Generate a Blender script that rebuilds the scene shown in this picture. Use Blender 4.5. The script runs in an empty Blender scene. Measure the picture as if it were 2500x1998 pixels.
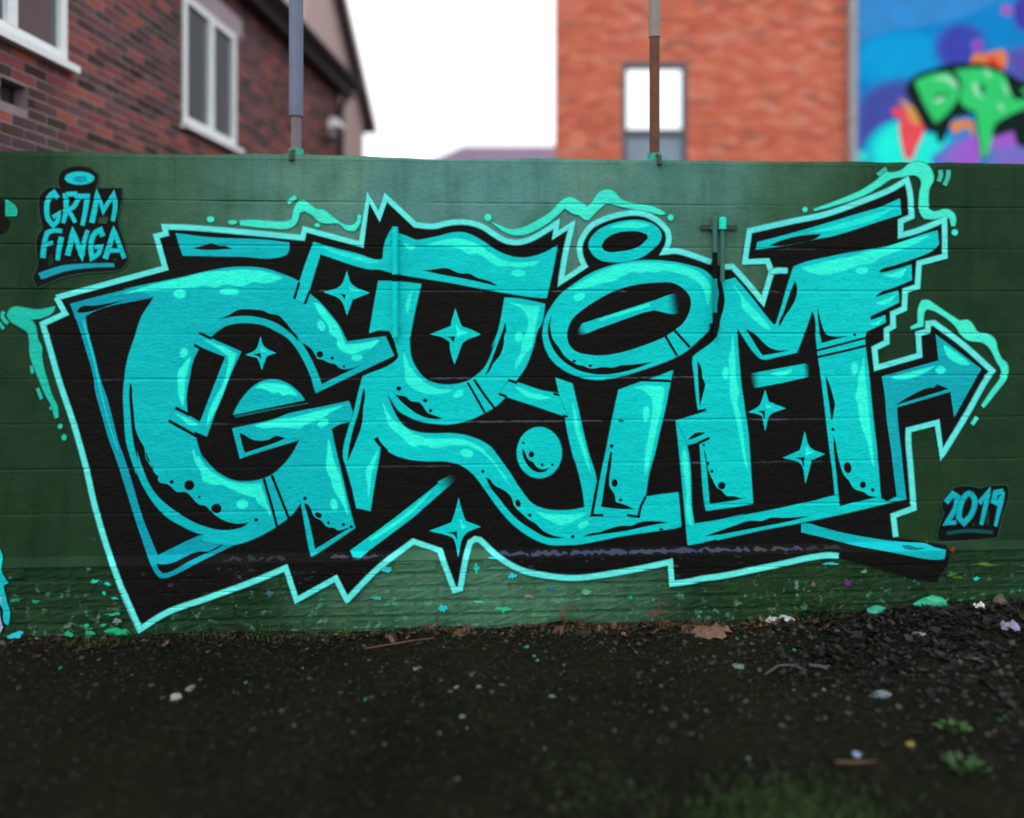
import bpy, bmesh, math, random
import numpy as np
from mathutils import Vector, Matrix, noise
from mathutils.geometry import delaunay_2d_cdt

random.seed(7)
scene = bpy.context.scene
C = scene.collection

# ---------------------------------------------------------------- camera
F_PX, CXP, HOR, PW, PH = 1900.0, 1250.0, 775.0, 2500.0, 1998.0
EYE = Vector((0.0, -3.99, 1.58))
YAW = math.radians(3.45)
FWD = Vector((math.sin(YAW), math.cos(YAW), 0))
RGT = Vector((math.cos(YAW), -math.sin(YAW), 0))
cam_d = bpy.data.cameras.new('camera')
cam = bpy.data.objects.new('camera', cam_d); C.objects.link(cam)
cam.location = EYE
cam.rotation_euler = (math.pi/2, 0, -YAW)
cam_d.sensor_fit = 'HORIZONTAL'; cam_d.sensor_width = 36.0
cam_d.lens = 36.0*F_PX/PW
cam_d.shift_y = -(PH/2-HOR)/PW
cam_d.clip_start = 0.05; cam_d.clip_end = 2000
cam_d.dof.use_dof = True
cam_d.dof.focus_distance = 4.0
cam_d.dof.aperture_fstop = 0.37
scene.camera = cam

# ---------------------------------------------------------------- overcast daylight
SUN_EL, SUN_AZ = math.radians(48), math.radians(205)     # behind the camera, a little to the left
w = bpy.data.worlds.new('World'); scene.world = w; w.use_nodes = True
nt = w.node_tree; nt.nodes.clear()
sky = nt.nodes.new('ShaderNodeTexSky'); sky.sky_type = 'NISHITA'; sky.sun_disc = False
sky.sun_elevation = SUN_EL; sky.sun_rotation = SUN_AZ
sky.air_density = 1.0; sky.dust_density = 6.0; sky.ozone_density = 1.0
hs = nt.nodes.new('ShaderNodeHueSaturation'); hs.inputs['Saturation'].default_value = 0.22
bg = nt.nodes.new('ShaderNodeBackground'); bg.inputs['Strength'].default_value = 0.15
wo = nt.nodes.new('ShaderNodeOutputWorld')
ov = nt.nodes.new('ShaderNodeMix'); ov.data_type = 'RGBA'          # even white cloud cover over the clear-sky model
ov.inputs[0].default_value = 0.8; ov.inputs[7].default_value = (13.5, 13.6, 13.9, 1)
nt.links.new(sky.outputs[0], hs.inputs['Color']); nt.links.new(hs.outputs[0], ov.inputs[6]); nt.links.new(ov.outputs[2], bg.inputs['Color'])
nt.links.new(bg.outputs[0], wo.inputs['Surface'])
sd = bpy.data.lights.new('sun', 'SUN'); sd.energy = 0.6; sd.angle = math.radians(25); sd.color = (1, 0.97, 0.93)
so = bpy.data.objects.new('sun', sd); C.objects.link(so)
sv = Vector((math.sin(SUN_AZ)*math.cos(SUN_EL), math.cos(SUN_AZ)*math.cos(SUN_EL), math.sin(SUN_EL)))
so.rotation_euler = (-sv).to_track_quat('-Z', 'Y').to_euler(); so.location = (0, 0, 30)
scene.view_settings.view_transform = 'Standard'; scene.view_settings.look = 'None'
scene.view_settings.gamma = 1.0; scene.view_settings.exposure = -0.15
scene.view_settings.use_curve_mapping = False
scene.cycles.filter_width = 1.9

# ---------------------------------------------------------------- helpers
def lin(c):
    r = []
    for v in c:
        v /= 255.0
        r.append(v/12.92 if v <= 0.04045 else ((v+0.055)/1.055)**2.4)
    return tuple(r)

def ray(px, py):
    return FWD + RGT*((px-CXP)/F_PX) + Vector((0, 0, 1))*((HOR-py)/F_PX)

def at(px, py, depth):
    return EYE + ray(px, py)*depth

def ground_at(px, py, z=0.0):
    r = ray(px, py)
    return EYE + r*((z-EYE.z)/r.z)

def mesh_obj(name, verts, faces, mat, parent=None, loc=(0, 0, 0), rot=None, smooth=False, cols=None):
    me = bpy.data.meshes.new(name)
    me.from_pydata([tuple(v) for v in verts], [], faces)
    if mat is not None: me.materials.append(mat)
    if cols is not None:                      # one colour per face
        a = me.color_attributes.new('Col', 'FLOAT_COLOR', 'CORNER')
        buf = np.ones((len(me.loops), 4), np.float32)
        k = 0
        for p, c in zip(me.polygons, cols):
            n = p.loop_total
            buf[k:k+n, :3] = c; k += n
        a.data.foreach_set('color', buf.ravel())
    if smooth:
        for p in me.polygons: p.use_smooth = True
    me.update()
    o = bpy.data.objects.new(name, me); C.objects.link(o)
    o.location = loc
    if rot: o.rotation_euler = rot
    if parent: o.parent = parent
    return o

def link(name, me, parent=None, loc=(0, 0, 0), rot=None, scale=None):
    o = bpy.data.objects.new(name, me); C.objects.link(o)
    o.location = loc
    if rot: o.rotation_euler = rot
    if scale: o.scale = scale
    if parent: o.parent = parent
    return o

def empty(name, loc, rotz=0.0):
    o = bpy.data.objects.new(name, None); C.objects.link(o)
    o.location = loc; o.rotation_euler = (0, 0, rotz); o.empty_display_size = 0.2
    return o

def tag(o, label=None, cat=None, group=None, kind=None):
    if label: o['label'] = label
    if cat: o['category'] = cat
    if group: o['group'] = group
    if kind: o['kind'] = kind
    return o

class MB:
    """collects simple shapes into one mesh"""
    def __init__(s): s.v, s.f, s.c = [], [], []
    def quadbox(s, a, b, col=None):
        (x0, y0, z0), (x1, y1, z1) = a, b
        n = len(s.v)
        s.v += [(x0,y0,z0),(x1,y0,z0),(x1,y1,z0),(x0,y1,z0),(x0,y0,z1),(x1,y0,z1),(x1,y1,z1),(x0,y1,z1)]
        s.f += [tuple(n+i for i in q) for q in ((0,3,2,1),(4,5,6,7),(0,1,5,4),(1,2,6,5),(2,3,7,6),(3,0,4,7))]
        s.c += [col]*6
        return s
    def poly(s, pts, faces, col=None):
        n = len(s.v); s.v += [tuple(p) for p in pts]
        s.f += [tuple(n+i for i in q) for q in faces]; s.c += [col]*len(faces)
        return s
    def tube(s, pts, rad, seg=10, col=None, caps=True):
        pts = [Vector(p) for p in pts]
        if not hasattr(rad, '__len__'): rad = [rad]*len(pts)
        n0 = len(s.v)
        for i, p in enumerate(pts):
            d = (pts[min(i+1, len(pts)-1)]-pts[max(i-1, 0)]).normalized()
            u = d.orthogonal().normalized() if i == 0 else (u - d*u.dot(d)).normalized()
            v = d.cross(u)
            for k in range(seg):
                a = 2*math.pi*k/seg
                s.v.append(tuple(p+(u*math.cos(a)+v*math.sin(a))*rad[i]))
        for i in range(len(pts)-1):
            for k in range(seg):
                a, b = n0+i*seg+k, n0+i*seg+(k+1) % seg
                s.f.append((a, b, b+seg, a+seg)); s.c.append(col)
        if caps:
            s.f.append(tuple(n0+k for k in reversed(range(seg)))); s.c.append(col)
            m = n0+(len(pts)-1)*seg
            s.f.append(tuple(m+k for k in range(seg))); s.c.append(col)
        return s
    def build(s, name, mat, parent=None, loc=(0,0,0), rot=None, smooth=False):
        cols = None
        if any(c is not None for c in s.c): cols = [c if c is not None else (0.5,0.5,0.5) for c in s.c]
        return mesh_obj(name, s.v, s.f, mat, parent, loc, rot, smooth, cols)

# ---------------------------------------------------------------- materials
def new_mat(name):
    m = bpy.data.materials.new(name); m.use_nodes = True
    n = m.node_tree; b = n.nodes['Principled BSDF']
    return m, n, b

def N(n, t, **kw):
    x = n.nodes.new(t)
    for k, v in kw.items():
        if k in x.inputs: x.inputs[k].default_value = v
        else: setattr(x, k, v)
    return x

def noise_node(n, scale, detail=4, rough=0.55, coord='Object', vec=None):
    t = N(n, 'ShaderNodeTexNoise'); t.inputs['Scale'].default_value = scale
    t.inputs['Detail'].default_value = detail; t.inputs['Roughness'].default_value = rough
    if vec is not None: n.links.new(vec, t.inputs['Vector'])
    else:
        tc = N(n, 'ShaderNodeTexCoord'); n.links.new(tc.outputs[coord], t.inputs['Vector'])
    return t

def ramp(n, src, stops):
    r = N(n, 'ShaderNodeValToRGB')
    e = r.color_ramp.elements
    while len(e) < len(stops): e.new(0.5)
    for el, (p, c) in zip(e, stops):
        el.position = p; el.color = (*c, 1) if len(c) == 3 else c
    n.links.new(src, r.inputs['Fac'])
    return r

def mixc(n, fac, a, b, mode='MIX'):
    m = N(n, 'ShaderNodeMix'); m.data_type = 'RGBA'; m.blend_type = mode
    for sock, v in ((m.inputs[0], fac), (m.inputs[6], a), (m.inputs[7], b)):
        if isinstance(v, (int, float)): sock.default_value = v
        elif isinstance(v, tuple): sock.default_value = (*v, 1) if len(v) == 3 else v
        else: n.links.new(v, sock)
    return m.outputs[2]

def bump(n, b, height, strength, dist):
    bp = N(n, 'ShaderNodeBump'); bp.inputs['Strength'].default_value = strength
    bp.inputs['Distance'].default_value = dist
    n.links.new(height, bp.inputs['Height']); n.links.new(bp.outputs[0], b.inputs['Normal'])
    return bp

def plain(name, c, rough=0.7, var=0.25, scale=6.0, bmp=0.0, bscale=60.0, metal=0.0, spec=0.5, coord='Object'):
    m, n, b = new_mat(name)
    nz = noise_node(n, scale, 5, 0.6, coord)
    lo = tuple(x*(1-var) for x in c); hi = tuple(min(1, x*(1+var)) for x in c)
    r = ramp(n, nz.outputs['Fac'], [(0.3, lo), (0.7, hi)])
    n.links.new(r.outputs[0], b.inputs['Base Color'])
    b.inputs['Roughness'].default_value = rough; b.inputs['Metallic'].default_value = metal
    b.inputs['Specular IOR Level'].default_value = spec
    if bmp:
        n2 = noise_node(n, bscale, 4, 0.6, coord); bump(n, b, n2.outputs['Fac'], bmp, 0.01)
    return m

def attr_mat(name, rough=0.75, var=0.3, scale=14.0, bmp=0.35, bscale=70.0, spec=0.3, dist=0.004, coord='Object'):
    """base colour comes from the Col attribute of the piece, broken up with grain"""
    m, n, b = new_mat(name)
    a = N(n, 'ShaderNodeAttribute'); a.attribute_name = 'Col'
    nz = noise_node(n, scale, 6, 0.65, coord)
    r = ramp(n, nz.outputs['Fac'], [(0.3, (1-var,)*3), (0.72, (1+var*0.6,)*3)])
    n.links.new(mixc(n, 1.0, a.outputs['Color'], r.outputs[0], 'MULTIPLY'), b.inputs['Base Color'])
    b.inputs['Roughness'].default_value = rough; b.inputs['Specular IOR Level'].default_value = spec
    n2 = noise_node(n, bscale, 5, 0.65, coord); bump(n, b, n2.outputs['Fac'], bmp, dist)
    return m
# ---------------------------------------------------------------- the painted block wall
# profile of the wall face (y, negative is towards the street) as a function of height
Z_LEDGE, COURSE, N_COURSE = 0.38, 0.223, 9
Z_TOP = Z_LEDGE+COURSE*N_COURSE
BRICK_H, N_BRICK_C = 0.0715, 5
PL_Y = -0.045                      # the brick plinth stands proud of the blocks
FIL0, FIL1 = 0.355, 0.392          # sloping mortar fillet on top of the plinth
BLOCK_J = [Z_LEDGE+COURSE*j for j in range(1, N_COURSE)]
BRICK_J = [BRICK_H*j for j in range(1, N_BRICK_C)]

def base_y(z):
    if z <= FIL0: return PL_Y
    if z >= FIL1: return 0.0
    return PL_Y*(1-(z-FIL0)/(FIL1-FIL0))

def jamp(x, j):
    return min(1.15, max(0.12, 0.6+1.0*noise.noise((x*1.9, j*37.3, 0.5))+0.35*noise.noise((x*9.0, j*51.0, 2.5))))
def face_y(z, x=0.0):
    y = base_y(z)
    for j in BLOCK_J:                      # weathered joint: cut under the upper block, sloping out below
        d = z-j
        if -0.011 <= d <= 0.0055:
            k = 0.008*jamp(x, j)
            if d > 0.004: return y+k*(0.0055-d)/0.0015
            return y+k*(d+0.011)/0.015
    for j in BRICK_J:
        d = abs(z-j)
        if d < 0.005: return y+0.006*(1-d/0.005)
    return y

def on_wall(px, py):
    r = ray(px, py)
    z, y = 1.0, 0.0
    for _ in range(12):
        t = (y-EYE.y)/r.y
        z = EYE.z+r.z*t
        y = 0.5*y+0.5*base_y(z)
    t = (y-EYE.y)/r.y
    return EYE.x+r.x*t, EYE.z+r.z*t

CROPS = dict(A=(0,380),B=(300,500),C=(650,450),D=(1000,450),E=(1300,500),F=(1700,380),G=(2000,380),H=(2050,720),
             I=(0,740),J=(280,760),K=(700,780),L=(1100,800),M=(1400,850),N=(1700,800),O=(2000,1080),P=(200,1100),
             Q=(600,1080),R=(1000,1100),S=(1400,1100),U=(1750,1100),V=(1680,600),W=(0,1300))
SC = 4.308
def P(s, crop=None):
    out = []; cur = crop
    for t in s.split():
        if t.isalpha(): cur = t; continue
        x, y = (float(q) for q in t.split(','))
        if cur == 'Z': out.append((x, y))
        else: out.append((CROPS[cur][0]+x/SC, CROPS[cur][1]+y/SC))
    return out

def smooth_path(pts, closed=True, step=6.0, corner=48.0):
    """curves through gentle vertices, keeps sharp ones as corners"""
    p = np.array(pts, float); n = len(p)
    res = []
    def is_corner(i):
        if not closed and (i == 0 or i == n-1): return True
        a = p[i]-p[i-1]; b = p[(i+1) % n]-p[i]
        la, lb = np.hypot(*a), np.hypot(*b)
        if la < 1e-6 or lb < 1e-6: return True
        c = np.clip(a.dot(b)/(la*lb), -1, 1)
        return math.degrees(math.acos(c)) > corner
    cor = [is_corner(i) for i in range(n)]
    for i in range(n if closed else n-1):
        j = (i+1) % n
        d = p[j]-p[i]; L = np.hypot(*d)
        if L < 1e-6: continue
        def tan(k):
            a = p[k]-p[k-1]; b = p[(k+1) % n]-p[k]
            a = a/max(np.hypot(*a), 1e-6); b = b/max(np.hypot(*b), 1e-6)
            t = a+b
            return t/max(np.hypot(*t), 1e-6)*L
        t0 = d if cor[i] else tan(i)
        t1 = d if cor[j] else tan(j)
        m = 1 if (cor[i] and cor[j]) else max(2, int(L/step))
        for k in range(m):
            u = k/m
            h = (2*u**3-3*u*u+1)*p[i]+(u**3-2*u*u+u)*t0+(3*u*u-2*u**3)*p[j]+(u**3-u*u)*t1
            res.append(h)
    if not closed: res.append(p[-1])
    return np.array(res)

def stroke_poly(pts, wdt, taper=None):
    p = np.array(pts, float); n = len(p)
    L, Rr = [], []
    for i in range(n):
        a = p[i]-p[i-1] if i > 0 else p[1]-p[0]
        b = p[i+1]-p[i] if i < n-1 else p[-1]-p[-2]
        a = a/max(np.hypot(*a), 1e-6); b = b/max(np.hypot(*b), 1e-6)
        na, nb = np.array((-a[1], a[0])), np.array((-b[1], b[0]))
        m = na+nb; l = np.hypot(*m)
        m = nb if l < 1e-3 else m/l
        k = min(1/max(m.dot(nb), 0.3), 2.2)
        hw = wdt/2
        if taper: hw *= taper[0]+(taper[1]-taper[0])*i/(n-1)
        L.append(p[i]+m*hw*k); Rr.append(p[i]-m*hw*k)
    return np.array(L+Rr[::-1])

SHAPES = []          # (part, colour or None, polygon, clip index)
T   = lin((3, 204, 203)); TG = lin((4, 186, 192)); TD = lin((6, 158, 176))
MINT = lin((46, 250, 224)); OUT = lin((96, 236, 228)); HALO = lin((64, 236, 208)); BLK = (0.0042, 0.0043, 0.0038)
part = 'mural'
def f(col, s, clip=None, sm=True):
    pts = P(s)
    SHAPES.append((part, col, smooth_path(pts) if sm else np.array(pts), clip)); return len(SHAPES)-1
def st(col, wd, s, taper=None, closed=False, sm=True, clip=None):
    pts = P(s)
    if closed: pts = pts+[pts[0]]
    q = smooth_path(pts, False, 7.0) if sm else np.array(pts)
    SHAPES.append((part, col, stroke_poly(q, wd/SC if wd > 16 else wd, taper), clip)); return len(SHAPES)-1
def e(col, crop, cx, cy, rx, ry=None, rot=0.0, clip=None):
    ry = ry or rx; a = math.radians(rot); k = 1.0 if crop == 'Z' else 1/SC
    ox, oy = (0, 0) if crop == 'Z' else CROPS[crop]
    n = 16 if max(rx, ry)*k < 20 else 30
    pts = []
    for i in range(n):
        u = 2*math.pi*i/n
        x, y = rx*math.cos(u), ry*math.sin(u)
        pts.append((ox+(cx+x*math.cos(a)+y*math.sin(a))*k, oy+(cy-x*math.sin(a)+y*math.cos(a))*k))
    SHAPES.append((part, col, np.array(pts), clip)); return len(SHAPES)-1
def fade(base, c0, c1, p0, p1, steps=10):
    """spray fading out along p0 -> p1 inside one shape"""
    (ax, ay), (bx, by) = P(p0)[0], P(p1)[0]
    d = np.array((bx-ax, by-ay)); L = np.hypot(*d); d /= L; nrm = np.array((-d[1], d[0]))*60
    for k in range(steps+6):
        u0, u1 = k/steps, (k+1)/steps
        tt = min(1, (k+0.5)/steps); tt = tt*tt*(3-2*tt)
        col = tuple(c0[i]+(c1[i]-c0[i])*tt for i in range(3))
        a = np.array((ax, ay))+d*L*u0; b = np.array((ax, ay))+d*L*u1
        SHAPES.append((part, col, np.array((a+nrm, b+nrm, b-nrm, a-nrm)), base))

# -- glow strokes sprayed round the piece
part = 'glow_stroke_left'
HL = lin((27, 196, 172))
f(HL, "I 80,130 110,70 170,45 250,55 400,75 500,60 580,40 560,90 480,140 380,165 290,160 340,190 375,250 395,370 440,470 440,560 460,680 500,820 550,980 600,1080 615,1200 585,1210 550,1080 480,950 430,830 370,680 325,550 315,380 290,300 200,240 120,190")
st(HL, 26, "I 40,95 28,130 50,180 85,215"); st(HL, 24, "I 0,212 40,270")
st(HL, 24, "I 335,665 345,735"); st(HL, 26, "I 400,900 440,1005")
e(HL, 'I', 635, 1298, 18); e(HL, 'I', 678, 1413, 20, 25); e(HL, 'I', 540, 1107, 10)
part = 'glow_stroke_flame'
f(HALO, "C 0,390 230,390 270,370 300,250 340,180 400,170 450,210 540,270 600,270 680,330 740,380 830,430 900,435 950,400 970,320 1000,330 980,420 930,490 850,480 760,410 640,410 560,390 480,320 400,280 350,300 320,400 270,450 0,455 B 1240,215 1230,170 1400,165")
e(HALO, 'B', 925, 155, 36, 26); e(HALO, 'B', 1155, 185, 42, 18); st(HALO, 38, "C 230,195 310,135"); e(HALO, 'C', 540, 432, 26, 16)
part = 'glow_stroke_wave'
f(HALO, "D 865,400 960,440 1060,475 1180,462 1330,392 1500,280 1600,175 1680,140 1780,180 1870,240 1915,200 1985,95 2080,60 Z 1497,468 1515,487 1550,498 1600,508 1625,522 1615,524 1580,515 1530,507 1500,500 D 2080,200 1990,260 1880,375 1840,370 1780,320 1740,315 1630,250 1500,370 1330,480 1200,530 1080,530 950,470")
e(HALO, 'D', 823, 350, 34); e(HALO, 'E', 1450, 135, 27)
part = 'glow_stroke_wing'
f(HALO, "F 1230,570 1500,470 1750,360 1900,260 2000,180 G 740,185 860,160 950,90 1050,70 1130,100 1180,170 1195,250 1150,350 1140,480 1150,570 1200,595 1330,570 1400,600 1430,660 1420,740 1390,740 1370,660 1330,645 1200,665 1100,660 1060,600 1055,400 1075,280 1040,220 980,200 880,220 760,240 650,310 500,400 300,480 100,540 F 1240,580")
HM = lin((56, 190, 170))
st(HM, 38, "G 615,205 700,140"); st(HM, 34, "G 1270,160 1275,210 1255,270"); st(HM, 34, "G 1355,160 1350,230 1315,310"); e(HALO, 'G', 1422, 810, 27); e(HALO, 'F', 1140, 570, 22)
part = 'glow_stroke_arrow'
f(HALO, "H 745,340 820,300 830,130 860,65 920,60 1000,110 1180,230 1260,275 1340,270 1390,310 1440,390 1580,430 1630,480 1650,570 1700,680 1750,720 1765,780 1750,870 1650,1010 1510,1185 1490,1165 1600,1000 1690,870 1700,790 1660,720 1560,540 1500,500 1340,470 1280,420 1200,310 1000,170 920,145 890,170 870,330 750,360")
st(HALO, 32, "H 1440,1290 1390,1360")

# -- black ground and its pale outline
OUTLINE = "Z 139,727 404,655 382,577 406,571 402,554 462,556 648,572 739,581 744,560 882,597 899,482 926,529 942,482 1014,549 1056,553 1100,544 1139,543 1174,552 1209,574 1232,587 1260,592 1285,588 1325,568 1360,545 1355,575 1397,548 1381,617 1369,689 1427,650 1418,631 1415,599 1425,575 1441,554 1464,540 1509,525 1551,520 1579,525 1609,542 1629,563 1633,581 1629,602 1621,616 1648,613 1665,616 1736,640 1762,652 1788,651 1830,698 1862,737 1883,664 1873,638 1818,640 1829,564 1932,541 2013,524 2106,491 2174,463 2213,440 2220,468 2225,529 2198,541 2198,575 2232,566 2305,537 2306,626 2243,643 2239,700 2209,710 2207,754 2179,766 2180,797 2164,806 2164,836 2134,851 2139,898 2244,868 2241,815 2264,809 2265,790 2280,789 2352,843 2422,906 2407,927 2359,1012 2298,1112 2287,1032 2217,1050 2217,1080 2222,1138 2230,1241 2180,1259 2186,1310"
OUT2 = "Z 2046,1357 2017,1356 1878,1383 1750,1408 1725,1411 1679,1420 1640,1425 1636,1372 1586,1383 1470,1404 1400,1411 1325,1404 1274,1392 1220,1362 1172,1318 1160,1316 1148,1324 1139,1355 1124,1437 1109,1441 1084,1374 1074,1344 1009,1322 925,1386 847,1465 820,1412 724,1465 698,1386 641,1411 502,1462 409,1495 341,1537 297,1436 236,1250 209,1135 179,1030 144,926 121,845 105,791 160,766 139,727"
part = 'mural'
OUTP = P(OUTLINE); OUTP2 = P(OUT2)
CORNER_SM = lambda pts: smooth_path(pts, False, 8.0, 30.0)
blk = np.concatenate([CORNER_SM(OUTP), np.array(P("O 860,1010 1100,1045 1330,1078 1350,1290 1262,1400 1240,1470 1000,1440 700,1345 200,1205")), CORNER_SM(OUTP2)])
SHAPES.append((part, BLK, blk, None))
f(BLK, "H 985,330 860,430 850,440")   # tiny nick
part = 'outline'
o1 = OUTP[:]; 
gap = [i for i, q in enumerate(OUTP) if abs(q[0]-1736) < 2][0]
SHAPES.append((part, OUT, stroke_poly(CORNER_SM(OUTP[:gap+1]), 12.0), None))
SHAPES.append((part, OUT, stroke_poly(CORNER_SM(OUTP[gap+1:]), 12.0), None))
SHAPES.append((part, OUT, stroke_poly(CORNER_SM(OUTP2), 12.0), None))
st(OUT, 52, "F 775,1225 860,1210 955,1212")
st(OUT, 50, "Z 343,1537 300,1440")

# -- letter G
part = 'letter_one'
f(TG, "B 560,303 900,345 1500,372 1700,395 1752,402 1740,500 1700,535 1200,545 635,535 600,440")
f(BLK, "B 730,460 850,430 940,405 1000,430 1080,435 1150,465 1000,475 850,475")
f(TD, "I 740,10 800,160 900,470 990,800 1000,900 1080,1200 1170,1500 P 330,0 440,330 540,650 640,950 720,1180 775,1290 830,1350 890,1340 1300,1140 1700,950 2050,795 2000,700 1400,850 1275,880 800,1100 640,700 520,300 420,0 I 1260,1500 1200,1270 1130,1000 1060,800 1000,550 930,300 900,130 870,20")
f(TD, "A 740,1560 1100,1465 1500,1370 1700,1330 1700,1470 1620,1490 905,1690 880,1720 800,1723 760,1610")
G_MAIN = f(TG, "A 1350,1400 1620,1490 B 320,990 200,1180 120,1420 60,1600 I 1310,820 1300,1000 1310,1200 1330,1450 1370,1600 J 235,1723 P 560,180 650,380 780,580 900,700 1050,790 1200,860 1275,880 1270,960 1600,990 2050,797 Q 340,872 440,800 520,720 580,630 620,850 660,1080 690,1200 720,1185 1150,900 1100,720 1030,420 930,0 K 470,1150 560,1100 680,1075 695,1000 655,860 400,915 0,1000 J 1700,1130 1240,1235 1320,1550 1370,1530 1950,1350 1870,1500 1760,1640 P 2154,120 2010,250 1900,300 1750,325 1600,315 1430,230 1300,100 1225,0 J 1000,1640 920,1530 880,1420 850,1310 770,1060 760,900 790,700 830,520 890,400 960,330 1020,265 1090,205 1180,150 1290,125 1430,125 1560,145 1700,210 1830,290 1920,400 2000,540 2070,700 2115,850 K 310,772 1130,380 1040,180 850,205 640,235 C 850,1650 780,1510 700,1400 560,1240 455,1150 340,1020 B 1840,800 1700,740 1500,675 1300,655 1100,665 900,700 600,770 300,830 0,890 A 1600,1345")
f(TG, "J 890,230 1330,425 1240,620 1120,900 970,1315 570,1150 640,1020 900,1165 1165,480 840,350")
f(BLK, "J 893,395 1165,478 1060,740 900,1162 770,1085 760,900 790,700 830,520")
st(BLK, 30, "J 890,230 1025,290"); st(BLK, 30, "J 838,355 920,398"); st(BLK, 34, "J 640,1015 790,1092"); st(BLK, 34, "J 570,1152 870,1318")
f(BLK, "B 1000,1215 1100,1170 1220,1105 1400,1105 1480,1115 1540,1145 1640,1165 1700,1220 1780,1320 1870,1430 K 150,240 200,265 260,310 310,390 320,412 380,425 460,460 520,475 560,515 650,520 760,490 880,440 600,570 370,682 300,500 200,310 110,180 B 1850,1440 1740,1330 1600,1240 1450,1190 1300,1170 1150,1180")
e(BLK, 'K', 350, 368, 35); e(BLK, 'K', 480, 408, 17); e(BLK, 'K', 603, 495, 13)
f(BLK, "I 1370,840 1385,860 1395,1000 1410,1150 1430,1330 1470,1430 1520,1520 1540,1640 J 390,1640 420,1700 P 670,0 690,100 740,160 770,240 810,270 800,310 830,340 900,350 950,390 1000,435 1090,435 1140,470 1190,530 1240,570 1300,580 1360,640 1420,690 1500,735 1600,765 1700,765 1760,755 1720,790 1600,830 1450,835 1300,800 1150,740 950,610 800,480 700,330 640,180 580,0 J 250,1600 195,1350 165,1050 155,850")
for q in ((1132, 365, 54, 54), (948, 330, 24, 20), (1237, 490, 14, 14), (1417, 610, 55, 52), (1835, 730, 20, 20)): e(BLK, 'P', *q)
f(BLK, "P 790,1190 870,1195 980,1170 1100,1110 1240,1060 1320,1060 1500,970 1440,1025 1300,1085 1150,1155 900,1285 850,1290 810,1250")
f(BLK, "A 812,1650 830,1610 880,1582 980,1580 1340,1517 1200,1560 960,1640 840,1655")
st(BLK, 30, "P 1915,295 1985,540 2055,800"); st(BLK, 30, "Q 275,345 360,560 455,800")
f(BLK, "Q 615,645 650,645 690,710 720,780 800,825 850,885 930,900 970,925 1080,895 1090,902 730,1125 700,980 660,800")
for q in ((625, 590, 20, 20), (765, 765, 40, 27), (870, 845, 16, 15), (1028, 865, 18, 17), (1110, 888, 20, 15)): e(BLK, 'Q', *q, rot=-25)
f(BLK, "J 1315,1280 1350,1290 1420,1335 1500,1360 1630,1345 1690,1310 1800,1335 1700,1380 1370,1490 1340,1400")
f(TG, "J 1250,1090 1290,1000 1380,870 1490,770 1560,735 1680,720 1800,750 1900,820 1970,890 2000,935")
st(lin((8, 120, 120)), 17, "J 1270,1110 1650,1035 2040,968", taper=(1, 0.4))
f(MINT, "J 1480,805 1540,770 1620,760 1740,770 1830,800 1900,860 1920,890 1840,870 1770,885 1730,845 1660,855 1580,815")
f(MINT, "B 0,925 200,870 400,825 650,770 850,720 1100,700 1300,690 1500,710 1690,770 1600,800 1480,825 1380,810 1250,855 1180,850 1090,835 970,865 860,845 780,860 400,885 200,905 0,935")
f(T, "A 1150,1485 1400,1395 B 0,895 300,835 0,930 A 1260,1460")
e(MINT, 'B', 600, 940, 62, 42); e(MINT, 'B', 1120, 915, 95, 30)
f(MINT, "C 510,1250 570,1275 650,1370 730,1460 790,1580 830,1690 1000,1680 1190,1640 K 900,290 800,320 690,360 600,340 540,280 530,200 450,140 C 670,1560 660,1490 570,1370")
e(MINT, 'C', 580, 1490, 34, 52, rot=28); e(MINT, 'K', 740, 402, 56, 27, rot=5)
e(MINT, 'J', 730, 437, 36, 48, rot=-15)
f(MINT, "J 800,480 770,600 735,750 735,850 720,1000 680,870 670,750 675,640 730,560")
f(MINT, "J 940,300 1150,380 1280,450 1230,600 1150,830 1060,1040 970,1200 1000,1050 1060,920 1150,750 1200,560 1200,470 1080,380")
f(MINT, "J 640,1075 720,1110 780,1140 880,1195 760,1180 720,1130")
f(MINT, "J 825,1450 870,1540 P 1230,60 1300,170 1430,270 1600,340 1750,355 1880,350 1940,540 1990,690 1930,600 1850,540 1830,490 1740,470 1600,410 1480,360 1350,350 1280,310 1250,210 1190,100")
e(MINT, 'P', 1690, 565, 58, 44)
f(MINT, "K 442,1255 460,1330 500,1500 580,1710 Q 960,250 1030,520 1075,770 1020,640 920,470 905,390 855,285 860,120")
e(MINT, 'Q', 930, 652, 32, 60, rot=15)
f(MINT, "J 1480,1205 1800,1130 K 0,1045 300,975 600,905 450,980 350,1050 200,1100 130,1145 J 1930,1230 1700,1215 1560,1225")
e(MINT, 'K', 385, 1090, 58, 33, rot=28)
st(lin((30, 214, 212)), 18, "I 880,190 930,370 1000,640 1080,1000 1150,1270 1240,1540", taper=(1.2, 0.5))

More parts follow.
